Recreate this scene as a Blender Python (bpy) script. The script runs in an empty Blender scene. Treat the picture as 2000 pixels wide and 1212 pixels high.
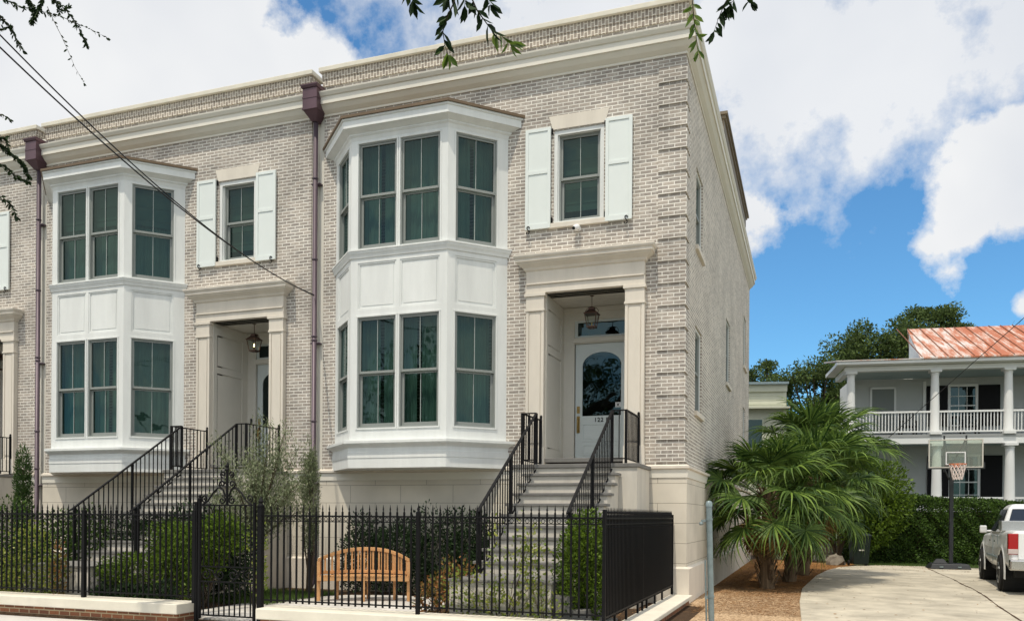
import bpy, math, random
import numpy as np
from mathutils import Vector, Matrix, Euler
R = math.radians
rng = np.random.default_rng(7)
random.seed(7)
scene = bpy.context.scene
COL = scene.collection

# ------------------------------------------------------------------ camera
cam_d = bpy.data.cameras.new('camera')
cam = bpy.data.objects.new('camera', cam_d); COL.objects.link(cam)
cam.location = (2.039, -15.244, 1.55)
cam.rotation_mode = 'QUATERNION'
_yaw, _roll = R(19.548), -0.0055
_base = Euler((R(90), 0, _yaw)).to_matrix()
cam.rotation_quaternion = (_base @ Matrix.Rotation(-0.0073*-1, 3, 'Z')).to_quaternion()
cam_d.sensor_width = 36.0
cam_d.lens = 36.0*1630.0/2000.0
cam_d.shift_x = -0.002
cam_d.shift_y = (1007.6-606.0)/2000.0
cam_d.clip_start = 0.1
cam_d.clip_end = 3000
scene.camera = cam

# ------------------------------------------------------------------ light
SUN_EL, SUN_AZ = 68.0, -7.0            # azimuth from the facade normal towards +X
sd = Vector((math.sin(R(SUN_AZ))*math.cos(R(SUN_EL)), -math.cos(R(SUN_AZ))*math.cos(R(SUN_EL)), math.sin(R(SUN_EL))))
sun_d = bpy.data.lights.new('sun', 'SUN'); sun_d.energy = 2.9; sun_d.angle = R(0.6); sun_d.color = (1.0, 0.91, 0.76)
sun = bpy.data.objects.new('sun', sun_d); COL.objects.link(sun)
sun.rotation_euler = sd.to_track_quat('Z', 'Y').to_euler()
scene.view_settings.view_transform = 'Standard'
scene.view_settings.look = 'None'
scene.view_settings.exposure = 0.18
scene.view_settings.gamma = 1.0

F_, PX_, PY_ = 1630.0, 1003.9, 1007.6
def dirpx(x, y):                        # direction of a feature of the sky as seen from the street
    f = Vector((-math.sin(_yaw), math.cos(_yaw), 0)); r = Vector((math.cos(_yaw), math.sin(_yaw), 0)); u = Vector((0, 0, 1))
    return (f + r*((x-PX_)/F_) + u*((PY_-y)/F_)).normalized()

world = bpy.data.worlds.new('World'); scene.world = world; world.use_nodes = True
nt = world.node_tree; nt.nodes.clear()
def nn(t, **k):
    n = nt.nodes.new(t)
    for a, b in k.items(): setattr(n, a, b)
    return n
def mth(op, a, b=None, c=None, clamp=False):
    n = nn('ShaderNodeMath', operation=op); n.use_clamp = clamp
    for i, v in enumerate((a, b, c)):
        if v is None: continue
        if isinstance(v, (int, float)): n.inputs[i].default_value = v
        else: nt.links.new(v, n.inputs[i])
    return n.outputs[0]
def build_world():
    out = nn('ShaderNodeOutputWorld'); bg = nn('ShaderNodeBackground')
    sky = nn('ShaderNodeTexSky'); sky.sky_type = 'NISHITA'; sky.sun_disc = False
    sky.sun_elevation = R(SUN_EL); sky.sun_rotation = math.atan2(sd.x, sd.y)
    sky.altitude = 0; sky.air_density = 1.0; sky.dust_density = 0.4; sky.ozone_density = 2.0
    tc = nn('ShaderNodeTexCoord')
    L = nt.links.new
    nz = nn('ShaderNodeTexNoise'); nz.inputs['Scale'].default_value = 5.0; nz.inputs['Detail'].default_value = 9; nz.inputs['Roughness'].default_value = 0.62
    L(tc.outputs['Generated'], nz.inputs['Vector'])
    nf = nn('ShaderNodeTexNoise'); nf.inputs['Scale'].default_value = 17.0; nf.inputs['Detail'].default_value = 8; nf.inputs['Roughness'].default_value = 0.6
    L(tc.outputs['Generated'], nf.inputs['Vector'])
    nd = nn('ShaderNodeTexNoise'); nd.inputs['Scale'].default_value = 3.2; nd.inputs['Detail'].default_value = 4
    L(tc.outputs['Generated'], nd.inputs['Vector'])
    # cloud banks at fixed sky directions: (x, y, radius, weight)
    def bank(blobs, power=1.0):
        acc = None
        for x, y, r, w in blobs:
            v = dirpx(x, y)
            vm = nn('ShaderNodeVectorMath', operation='DISTANCE'); L(tc.outputs['Generated'], vm.inputs[0]); vm.inputs[1].default_value = v
            m = mth('MULTIPLY_ADD', vm.outputs['Value'], -w/r, w)
            m = mth('MAXIMUM', m, -1.0)
            acc = m if acc is None else mth('MAXIMUM', acc, m)
        return acc
    cum = bank([(50, 80, .245, 1), (365, 215, .150, 1), (600, 160, .06, .6), (650, 150, .035, .5), (120, 330, .2, .8), (440, 0, .05, .8),
                (1960, 330, .075, .85), (1890, 400, .05, .6), (1815, 478, .028, .35), (1850, 528, .02, .2), (1470, 420, .05, .22),
                (1998, 590, .014, .3)])
    thin = bank([(980, 60, .13, .42), (800, 60, .09, .2), (1120, 60, .2, .95), (1450, 90, .19, 1.1), (1640, 110, .145, 1.0), (1500, 240, .11, .8), (1640, 250, .06, .5), (1830, 90, .14, .6),
                 (1990, 60, .12, .8), (750, -40, .07, .5), (830, 140, .05, .35), (1615, 455, .02, .12), (1960, 180, .08, .5)])
    # rest of the sky (never in view straight on): broken cloud added for fill light and reflections
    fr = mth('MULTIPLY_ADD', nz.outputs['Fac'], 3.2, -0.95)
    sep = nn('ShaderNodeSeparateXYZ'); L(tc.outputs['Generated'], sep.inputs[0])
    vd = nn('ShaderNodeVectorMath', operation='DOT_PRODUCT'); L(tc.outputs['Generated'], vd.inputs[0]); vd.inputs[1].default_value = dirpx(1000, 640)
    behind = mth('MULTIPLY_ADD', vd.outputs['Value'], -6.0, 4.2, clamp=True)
    nh = nn('ShaderNodeTexNoise'); nh.inputs['Scale'].default_value = 55.0; nh.inputs['Detail'].default_value = 8; nh.inputs['Roughness'].default_value = 0.65
    L(tc.outputs['Generated'], nh.inputs['Vector'])
    cn = mth('ADD', mth('MULTIPLY_ADD', nz.outputs['Fac'], 1.3, -0.65), mth('MULTIPLY_ADD', nf.outputs['Fac'], 1.5, -0.75))
    cn = mth('ADD', cn, mth('MULTIPLY_ADD', nh.outputs['Fac'], 0.5, -0.25))
    a1 = mth('MULTIPLY', mth('ADD', cum, mth('MULTIPLY', cn, 0.58)), 4.2, clamp=True)
    a1 = mth('MULTIPLY', a1, 1.0)
    a2 = mth('MULTIPLY', mth('ADD', thin, cn), 1.5, clamp=True)
    a2 = mth('MULTIPLY', a2, 0.92)
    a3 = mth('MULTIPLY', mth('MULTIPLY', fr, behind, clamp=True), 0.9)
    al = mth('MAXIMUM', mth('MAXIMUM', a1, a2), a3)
    # blue of the sky, a touch deeper than the clear-air model
    tint = nn('ShaderNodeMix', data_type='RGBA', blend_type='MULTIPLY'); tint.inputs['Factor'].default_value = 1.0
    L(sky.outputs[0], tint.inputs['A']); tint.inputs['B'].default_value = (0.46, 0.80, 0.96, 1)
    sc = nn('ShaderNodeMapRange'); L(nd.outputs['Fac'], sc.inputs['Value'])
    sc.inputs['From Min'].default_value = .38; sc.inputs['From Max'].default_value = .6
    cc = nn('ShaderNodeMix', data_type='RGBA'); L(sc.outputs[0], cc.inputs['Factor'])
    cc.inputs['A'].default_value = (4.5, 4.65, 4.9, 1); cc.inputs['B'].default_value = (5.3, 5.35, 5.4, 1)
    hz = nn('ShaderNodeMix', data_type='RGBA'); L(behind, hz.inputs['Factor']); L(cc.outputs['Result'], hz.inputs['A']); hz.inputs['B'].default_value = (9.6, 8.9, 7.7, 1)   # unseen cloud brightened and warmed to add fill light on the walls
    cc = hz
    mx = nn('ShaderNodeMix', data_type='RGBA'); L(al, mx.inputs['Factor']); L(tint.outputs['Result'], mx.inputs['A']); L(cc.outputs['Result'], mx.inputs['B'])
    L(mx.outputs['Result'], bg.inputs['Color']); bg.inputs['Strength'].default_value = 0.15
    L(bg.outputs[0], out.inputs[0])
build_world()

# ------------------------------------------------------------------ helpers
def tag(o, label=None, cat=None, group=None, kind=None):
    if label: o['label'] = label
    if cat: o['category'] = cat
    if group: o['group'] = group
    if kind: o['kind'] = kind
    return o
def thing(name, label, cat, loc=(0, 0, 0), rz=0.0, group=None):
    o = bpy.data.objects.new(name, None); COL.objects.link(o); o.empty_display_size = .2
    o.location = loc; o.rotation_euler = (0, 0, rz)
    return tag(o, label, cat, group)
class MB:
    def __init__(s, T=None): s.v = []; s.f = []; s.T = T
    def add(s, vs, fs, T=None):
        b = len(s.v); T = T or s.T
        for p in vs: s.v.append(tuple(T(*p)) if T else tuple(p))
        for q in fs: s.f.append([b+i for i in q])
        return s
    def box(s, x0, x1, y0, y1, z0, z1, T=None):
        return s.add([(x0,y0,z0),(x1,y0,z0),(x1,y1,z0),(x0,y1,z0),(x0,y0,z1),(x1,y0,z1),(x1,y1,z1),(x0,y1,z1)],
                     [(0,3,2,1),(4,5,6,7),(0,1,5,4),(1,2,6,5),(2,3,7,6),(3,0,4,7)], T)
    def loft(s, rings, cap=True, closed=True):
        n = len(rings[0]); vs = [p for r in rings for p in r]; fs = []
        for k in range(len(rings)-1):
            for i in range(n if closed else n-1):
                j = (i+1) % n
                fs.append((k*n+i, k*n+j, (k+1)*n+j, (k+1)*n+i))
        if cap:
            fs.append(tuple(range(n-1, -1, -1))); fs.append(tuple((len(rings)-1)*n+i for i in range(n)))
        return s.add(vs, fs)
    def prism(s, poly, z0, z1): return s.loft([[(x, y, z0) for x, y in poly], [(x, y, z1) for x, y in poly]])
    def extr(s, pts, vec): return s.loft([list(pts), [tuple(np.add(p, vec)) for p in pts]])
    def tube(s, pts, r, n=8, cap=True):
        pts = [Vector(p) for p in pts]; rr = r if isinstance(r, (list, tuple)) else [r]*len(pts)
        rings = []; ref = None
        for i, p in enumerate(pts):
            d = (pts[min(i+1, len(pts)-1)] - pts[max(i-1, 0)]).normalized()
            if ref is None:
                ref = Vector((0, 0, 1)) if abs(d.z) < .9 else Vector((1, 0, 0))
            a = d.cross(ref).normalized(); b = a.cross(d).normalized(); ref = b
            rings.append([tuple(p + a*math.cos(2*math.pi*k/n)*rr[i] + b*math.sin(2*math.pi*k/n)*rr[i]) for k in range(n)])
        return s.loft(rings, cap)
    def bar(s, p0, p1, w, h):                      # rectangular bar, h measured upwards
        p0, p1 = Vector(p0), Vector(p1); d = (p1-p0).normalized()
        up = Vector((0, 0, 1)) if abs(d.z) < .95 else Vector((0, 1, 0))
        a = d.cross(up).normalized()*w/2; b = a.cross(d).normalized()*h/2
        return s.loft([[tuple(p+a+b), tuple(p-a+b), tuple(p-a-b), tuple(p+a-b)] for p in (p0, p1)])
    def lathe(s, prof, c=(0, 0, 0), n=16):
        return s.loft([[(c[0]+r*math.cos(2*math.pi*k/n), c[1]+r*math.sin(2*math.pi*k/n), c[2]+z) for k in range(n)] for r, z in prof])
    def build(s, name, m, parent=None, smooth=False, bevel=0, loc=None):
        me = bpy.data.meshes.new(name); me.from_pydata(s.v, [], s.f); me.materials.append(m)
        bmfix(me)
        if smooth:
            me.shade_smooth() if hasattr(me, 'shade_smooth') else None
        o = bpy.data.objects.new(name, me); COL.objects.link(o)
        if parent is not None: o.parent = parent
        if loc is not None: o.location = loc
        if bevel:
            b = o.modifiers.new('bevel', 'BEVEL'); b.width = bevel; b.segments = 2; b.limit_method = 'ANGLE'
        if smooth == 'auto':
            e = o.modifiers.new('split', 'EDGE_SPLIT'); e.split_angle = R(35)
        return o
import bmesh
def bmfix(me):
    bm = bmesh.new(); bm.from_mesh(me); bmesh.ops.recalc_face_normals(bm, faces=bm.faces); bm.to_mesh(me); bm.free()
def arrmesh(name, V, m, parent=None, loc=None):        # V: (n, k, 3) polygons
    V = np.asarray(V, dtype=np.float32); n, k, _ = V.shape
    me = bpy.data.meshes.new(name)
    me.vertices.add(n*k); me.vertices.foreach_set('co', V.reshape(-1))
    me.loops.add(n*k); me.loops.foreach_set('vertex_index', np.arange(n*k, dtype=np.int32))
    me.polygons.add(n); me.polygons.foreach_set('loop_start', np.arange(0, n*k, k, dtype=np.int32))
    me.polygons.foreach_set('loop_total', np.full(n, k, dtype=np.int32))
    me.update(calc_edges=True); me.materials.append(m)
    o = bpy.data.objects.new(name, me); COL.objects.link(o)
    if parent is not None: o.parent = parent
    if loc is not None: o.location = loc
    return o
def stripmesh(name, strips, m, parent=None):       # strips: list of (k, 2, 3) ribbons; each ribbon is one island
    V = []; F = []
    for s_ in strips:
        b = len(V); k = len(s_); V += [tuple(p) for q in s_ for p in q]
        F += [(b+2*i, b+2*i+1, b+2*i+3, b+2*i+2) for i in range(k-1)]
    me = bpy.data.meshes.new(name); me.from_pydata(V, [], F); me.materials.append(m)
    o = bpy.data.objects.new(name, me); COL.objects.link(o); o.parent = parent
    return o
def clone(o, parent=None, loc=None, rot=None, scale=None):
    c = o.copy(); COL.objects.link(c); c.parent = parent
    if loc is not None: c.location = loc
    if rot is not None: c.rotation_euler = rot
    if scale is not None: c.scale = scale
    return c

# ------------------------------------------------------------------ materials
def mat(name, col, rough=.6, spec=.4, metal=0.0, var=0.0, vscale=3.0, bump=0.0, bscale=60.0, col2=None, streak=False, transl=0.0, island=False, dist=.003):
    m = bpy.data.materials.new(name); m.use_nodes = True
    t = m.node_tree; b = t.nodes['Principled BSDF']; L = t.links.new
    b.inputs['Base Color'].default_value = (*col, 1); b.inputs['Roughness'].default_value = rough
    b.inputs['Specular IOR Level'].default_value = spec; b.inputs['Metallic'].default_value = metal
    tc = t.nodes.new('ShaderNodeTexCoord')
    if var or col2:
        if island:
            g = t.nodes.new('ShaderNodeNewGeometry'); fac = g.outputs['Random Per Island']
        else:
            mp = t.nodes.new('ShaderNodeMapping'); mp.inputs['Scale'].default_value = (1, 1, .18) if streak else (1, 1, 1)
            L(tc.outputs['Object'], mp.inputs[0])
            nz = t.nodes.new('ShaderNodeTexNoise'); nz.inputs['Scale'].default_value = vscale; nz.inputs['Detail'].default_value = 8; nz.inputs['Roughness'].default_value = .65
            L(mp.outputs[0], nz.inputs['Vector'])
            mr = t.nodes.new('ShaderNodeMapRange'); mr.inputs['From Min'].default_value = .3; mr.inputs['From Max'].default_value = .7
            L(nz.outputs['Fac'], mr.inputs['Value']); fac = mr.outputs[0]
        mx = t.nodes.new('ShaderNodeMix'); mx.data_type = 'RGBA'; L(fac, mx.inputs['Factor'])
        c2 = col2 or tuple(c*(1-var) for c in col)
        mx.inputs['A'].default_value = (*c2, 1); mx.inputs['B'].default_value = (*(col if col2 else tuple(min(1, c*(1+var*.4)) for c in col)), 1)
        L(mx.outputs['Result'], b.inputs['Base Color'])
    if bump:
        n2 = t.nodes.new('ShaderNodeTexNoise'); n2.inputs['Scale'].default_value = bscale; n2.inputs['Detail'].default_value = 5
        L(tc.outputs['Object'], n2.inputs['Vector'])
        bp = t.nodes.new('ShaderNodeBump'); bp.inputs['Strength'].default_value = bump; bp.inputs['Distance'].default_value = dist
        L(n2.outputs['Fac'], bp.inputs['Height']); L(bp.outputs[0], b.inputs['Normal'])
    if transl:
        out = t.nodes['Material Output']; tr = t.nodes.new('ShaderNodeBsdfTranslucent'); ms = t.nodes.new('ShaderNodeMixShader')
        ms.inputs[0].default_value = transl
        if var or col2: L(mx.outputs['Result'], tr.inputs['Color'])
        else: tr.inputs['Color'].default_value = (*col, 1)
        L(b.outputs[0], ms.inputs[1]); L(tr.outputs[0], ms.inputs[2]); L(ms.outputs[0], out.inputs[0])
    return m

def brick_mat(name, c1, c2, mortar, bw, bh, ms, soldier=False, bump=.6, rough=.85, offs=.5, stain=.12, swap=False, dark=(.16, .13, .12), darkamt=.3, wash=0.0):
    m = bpy.data.materials.new(name); m.use_nodes = True
    t = m.node_tree; b = t.nodes['Principled BSDF']; L = t.links.new
    tc = t.nodes.new('ShaderNodeTexCoord'); g = t.nodes.new('ShaderNodeNewGeometry')
    s1 = t.nodes.new('ShaderNodeSeparateXYZ'); L(tc.outputs['Object'], s1.inputs[0])
    vt = t.nodes.new('ShaderNodeVectorTransform'); vt.vector_type = 'NORMAL'; vt.convert_from = 'WORLD'; vt.convert_to = 'OBJECT'; L(g.outputs['True Normal'], vt.inputs[0])
    s2 = t.nodes.new('ShaderNodeSeparateXYZ'); L(vt.outputs[0], s2.inputs[0])
    def M(op, a, b_=None):
        n = t.nodes.new('ShaderNodeMath'); n.operation = op
        for i, v in enumerate((a, b_)):
            if v is None: continue
            if isinstance(v, (int, float)): n.inputs[i].default_value = v
            else: L(v, n.inputs[i])
        return n.outputs[0]
    ax = M('GREATER_THAN', M('ABSOLUTE', s2.outputs['X']), .5); az = M('GREATER_THAN', M('ABSOLUTE', s2.outputs['Z']), .7)
    u = M('ADD', M('MULTIPLY', s1.outputs['X'], M('SUBTRACT', 1.0, ax)), M('MULTIPLY', s1.outputs['Y'], ax))
    w = M('ADD', M('MULTIPLY', s1.outputs['Z'], M('SUBTRACT', 1.0, az)), M('MULTIPLY', s1.outputs['Y'], az))
    cb = t.nodes.new('ShaderNodeCombineXYZ')
    L(w if swap else u, cb.inputs[0]); L(u if swap else w, cb.inputs[1])
    # slight irregularity of the joints
    wn = t.nodes.new('ShaderNodeTexNoise'); wn.inputs['Scale'].default_value = 9; wn.inputs['Detail'].default_value = 3; L(cb.outputs[0], wn.inputs['Vector'])
    va = t.nodes.new('ShaderNodeVectorMath'); va.operation = 'MULTIPLY_ADD'; L(wn.outputs['Color'], va.inputs[0]); va.inputs[1].default_value = (.012, .006, 0); L(cb.outputs[0], va.inputs[2])
    br = t.nodes.new('ShaderNodeTexBrick'); L(va.outputs[0], br.inputs['Vector'])
    br.offset = offs; br.inputs['Scale'].default_value = 1.0; br.inputs['Brick Width'].default_value = bw; br.inputs['Row Height'].default_value = bh
    br.inputs['Mortar Size'].default_value = ms; br.inputs['Mortar Smooth'].default_value = .25; br.inputs['Bias'].default_value = 0
    br.inputs['Color1'].default_value = (*c1, 1); br.inputs['Color2'].default_value = (*c2, 1); br.inputs['Mortar'].default_value = (*mortar, 1)
    n1 = t.nodes.new('ShaderNodeTexNoise'); n1.inputs['Scale'].default_value = 22; n1.inputs['Detail'].default_value = 6; L(cb.outputs[0], n1.inputs['Vector'])
    n3 = t.nodes.new('ShaderNodeTexNoise'); n3.inputs['Scale'].default_value = .9; n3.inputs['Detail'].default_value = 7; L(cb.outputs[0], n3.inputs['Vector'])
    mr = t.nodes.new('ShaderNodeMapRange'); L(n1.outputs['Fac'], mr.inputs['Value']); mr.inputs['From Min'].default_value = .55; mr.inputs['From Max'].default_value = .75; mr.inputs['To Max'].default_value = darkamt
    nb = M('MULTIPLY', mr.outputs[0], M('SUBTRACT', 1.0, br.outputs['Fac']))
    mx = t.nodes.new('ShaderNodeMix'); mx.data_type = 'RGBA'; L(nb, mx.inputs['Factor']); L(br.outputs['Color'], mx.inputs['A']); mx.inputs['B'].default_value = (*dark, 1)
    if wash:
        n4 = t.nodes.new('ShaderNodeTexNoise'); n4.inputs['Scale'].default_value = 6.5; n4.inputs['Detail'].default_value = 9; n4.inputs['Roughness'].default_value = .75; L(cb.outputs[0], n4.inputs['Vector'])
        m4 = t.nodes.new('ShaderNodeMapRange'); L(n4.outputs['Fac'], m4.inputs['Value']); m4.inputs['From Min'].default_value = .5; m4.inputs['From Max'].default_value = .68; m4.inputs['To Max'].default_value = wash
        mw = t.nodes.new('ShaderNodeMix'); mw.data_type = 'RGBA'; L(m4.outputs[0], mw.inputs['Factor']); L(mx.outputs['Result'], mw.inputs['A']); mw.inputs['B'].default_value = (*mortar, 1); mx = mw
    m3 = t.nodes.new('ShaderNodeMapRange'); L(n3.outputs['Fac'], m3.inputs['Value']); m3.inputs['From Min'].default_value = .3; m3.inputs['From Max'].default_value = .7
    m3.inputs['To Min'].default_value = 1-stain; m3.inputs['To Max'].default_value = 1+stain*.5
    vm = t.nodes.new('ShaderNodeVectorMath'); vm.operation = 'SCALE'; L(mx.outputs['Result'], vm.inputs[0]); L(m3.outputs[0], vm.inputs['Scale'])
    L(vm.outputs[0], b.inputs['Base Color']); b.inputs['Roughness'].default_value = rough; b.inputs['Specular IOR Level'].default_value = .2
    hs = M('ADD', M('MULTIPLY', br.outputs['Fac'], -1.0), M('MULTIPLY', n1.outputs['Fac'], .35))
    bp = t.nodes.new('ShaderNodeBump'); bp.inputs['Strength'].default_value = bump; bp.inputs['Distance'].default_value = .006
    L(hs, bp.inputs['Height']); L(bp.outputs[0], b.inputs['Normal'])
    return m

M = {}
M['brick'] = brick_mat('painted_brick', (.475, .415, .36), (.30, .268, .24), (.80, .77, .705), .212, .0677, .0098, stain=.26, darkamt=.48, wash=.42)
M['brick_side'] = brick_mat('painted_brick_side', (.50, .445, .385), (.30, .265, .23), (.80, .76, .68), .212, .0677, .0115, stain=.16, darkamt=.5, wash=.5)
M['soldier'] = brick_mat('soldier_brick', (.43, .37, .31), (.28, .24, .205), (.76, .71, .62), .145, .0677, .009, swap=True, offs=.5)
M['redbrick'] = brick_mat('red_brick', (.30, .12, .06), (.16, .07, .045), (.42, .34, .22), .205, .072, .010, darkamt=.5, dark=(.08, .05, .03))
M['stucco'] = brick_mat('scored_stucco', (.70, .65, .555), (.68, .63, .54), (.30, .27, .22), 1.16, .362, .005, bump=.4, stain=.2, darkamt=0, rough=.8)
M['stone'] = mat('cast_stone', (.72, .665, .58), .8, .25, var=.13, vscale=2.5, bump=.25, bscale=80, streak=True)
M['cream'] = mat('cream_trim', (.73, .70, .62), .6, .35, var=.05, vscale=1.2)
M['white'] = mat('white_trim', (.76, .78, .765), .5, .3, var=.11, vscale=3.2, streak=True, bump=.12, bscale=25)
M['shutter'] = mat('shutter_paint', (.74, .79, .77), .45, .4, var=.03)
M['sash'] = mat('sash_grey', (.27, .29, .275), .45, .4, var=.06)
M['muntin'] = mat('muntin_light', (.38, .42, .40), .45, .4)
M['copper'] = mat('patinated_copper', (.115, .065, .082), .42, .5, metal=.35, var=.3, vscale=2.0, streak=True)
M['pipe'] = mat('purple_grey_pipe', (.105, .078, .10), .45, .4, metal=.25, var=.25, vscale=2.0, streak=True)
M['bronze'] = mat('bronze_flashing', (.16, .11, .065), .5, .5, metal=.3, var=.2)
M['iron'] = mat('black_iron', (.006, .006, .007), .55, .16, bump=.15, bscale=120, dist=.001)
M['tread'] = mat('bluestone_tread', (.19, .185, .175), .75, .3, var=.18, vscale=5, bump=.2)
M['riser'] = mat('riser_stucco', (.60, .565, .50), .8, .25, var=.2, vscale=3, streak=True)
M['coping'] = mat('limestone_coping', (.72, .68, .58), .75, .25, var=.12, vscale=2.2, bump=.2)
M['door'] = mat('door_paint', (.62, .67, .665), .35, .5, var=.03)
M['portal'] = mat('portal_panel', (.66, .63, .565), .5, .4, var=.05)
M['brass'] = mat('aged_brass', (.42, .28, .10), .35, .5, metal=.9, var=.3, vscale=30)
M['curtain'] = mat('curtain_cloth', (.84, .90, .86), .9, .1, var=.1)
M['shade'] = mat('roman_shade', (.55, .62, .58), .9, .1, var=.08)
M['screen'] = mat('insect_screen', (.05, .055, .06), .8, .1)
M['concrete'] = mat('driveway_concrete', (.50, .455, .365), .85, .2, var=.42, vscale=1.1, bump=.5, bscale=70)
M['paver'] = brick_mat('pale_pavers', (.62, .60, .57), (.52, .50, .47), (.36, .33, .28), .3, .3, .008, bump=.3, offs=.5, stain=.1)
M['sidewalk'] = mat('sidewalk_concrete', (.55, .53, .50), .85, .2, var=.15, vscale=1.5, bump=.3)
M['asphalt'] = mat('asphalt', (.06, .06, .062), .9, .2, var=.2, vscale=2, bump=.4)
M['soil'] = mat('garden_soil', (.085, .055, .035), .95, .1, var=.5, vscale=9, bump=.8, bscale=40, dist=.02)
M['grass'] = mat('grass_blades', (.10, .17, .035), .7, .2, col2=(.05, .09, .02), island=True, transl=.3)
M['ground'] = mat('ground_far', (.10, .115, .06), .95, .1, var=.4, vscale=.3)
M['wsid'] = mat('white_siding', (.70, .71, .70), .55, .35, var=.06, vscale=1.0)
M['wsidg'] = mat('ceiling_blue', (.34, .43, .43), .6, .3)
M['porchwall_shaded'] = mat('shaded_porch_wall', (.46, .48, .47), .55, .35, var=.08, vscale=1.0)  # white siding darkened in its colour to stand for the porch shade
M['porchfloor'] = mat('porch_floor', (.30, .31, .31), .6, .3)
M['dark'] = mat('dark_interior', (.012, .013, .014), .5, .3)
M['blackshut'] = mat('black_shutter', (.007, .007, .008), .6, .15)
M['cream_sid'] = mat('cream_siding', (.52, .53, .42), .6, .3, var=.06)
M['teak'] = mat('new_teak', (.58, .32, .14), .55, .35, var=.25, vscale=6, bump=.2, bscale=90)
M['galv'] = mat('galvanised_steel', (.25, .31, .32), .45, .5, metal=.55, var=.25, vscale=14)
M['trunk'] = mat('bark', (.09, .07, .05), .9, .1, var=.4, vscale=8, bump=.8, bscale=30, dist=.02)
M['boots'] = mat('palm_boots', (.20, .14, .085), .85, .1, col2=(.09, .06, .04), island=True)
M['palm'] = mat('palm_leaf', (.19, .29, .055), .5, .22, col2=(.02, .055, .013), island=True, transl=.28)
M['palmdead'] = mat('dry_palm_leaf', (.34, .24, .09), .8, .2, col2=(.20, .13, .05), island=True, transl=.2)
M['hedge'] = mat('hedge_leaf', (.085, .155, .022), .55, .22, col2=(.014, .032, .008), island=True, transl=.22)
M['hedged'] = mat('dark_shrub_leaf', (.035, .07, .022), .55, .22, col2=(.008, .018, .008), island=True, transl=.2)
M['bright'] = mat('bright_shrub_leaf', (.15, .235, .02), .5, .25, col2=(.035, .07, .01), island=True, transl=.3)
M['yellow'] = mat('yellow_green_leaf', (.36, .38, .07), .45, .4, col2=(.12, .20, .03), island=True, transl=.3)
M['red'] = mat('russet_leaf', (.36, .15, .05), .45, .3, col2=(.07, .11, .025), island=True, transl=.3)
M['olive'] = mat('olive_leaf', (.27, .30, .17), .5, .4, col2=(.08, .11, .045), island=True, transl=.2)
M['cypress'] = mat('cypress_leaf', (.07, .13, .03), .6, .3, col2=(.03, .065, .015), island=True, transl=.15)
M['oak'] = mat('oak_leaf', (.035, .07, .018), .5, .25, col2=(.012, .026, .01), island=True, transl=.3)
M['oaknew'] = mat('young_oak_leaf', (.22, .32, .05), .35, .5, col2=(.09, .16, .03), island=True, transl=.4)
M['tree'] = mat('tree_leaf', (.12, .175, .045), .6, .2, col2=(.025, .045, .015), island=True, transl=.25)
M['carwhite'] = mat('white_car_paint', (.72, .73, .73), .2, .6)
M['chrome'] = mat('chrome', (.6, .6, .6), .15, .5, metal=1)
M['tyre'] = mat('tyre_rubber', (.018, .018, .018), .8, .2)
M['rim'] = mat('alloy_rim', (.45, .46, .47), .3, .5, metal=.8)
M['redlens'] = mat('red_tail_lens', (.35, .01, .012), .15, .6)
M['clearlens'] = mat('clear_lens', (.5, .42, .40), .15, .6)
M['carglass'] = mat('tinted_car_glass', (.01, .014, .022), .05, .8)
M['galvbright'] = mat('diamond_plate', (.5, .5, .5), .3, .5, metal=.8, var=.3, vscale=60)
M['rustdark'] = mat('dark_rust', (.22, .09, .05), .7, .3, var=.3)
M['greydoor'] = mat('grey_door', (.17, .19, .18), .5, .4)
M['plastic'] = mat('black_plastic', (.02, .022, .025), .5, .4)
M['bin'] = mat('green_bin_plastic', (.006, .013, .010), .5, .25)
M['whitepl'] = mat('white_plastic', (.75, .75, .75), .35, .5)
M['orange'] = mat('orange_rim', (.55, .16, .06), .5, .4)
M['net'] = mat('white_net', (.72, .62, .58), .8, .2)
M['cable'] = mat('cable_black', (.015, .015, .017), .5, .3)
M['rock'] = mat('grey_rock', (.25, .22, .18), .9, .2, var=.4, vscale=5, bump=.6)
M['picketw'] = mat('weathered_white_wood', (.55, .53, .47), .7, .2, var=.15)

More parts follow.
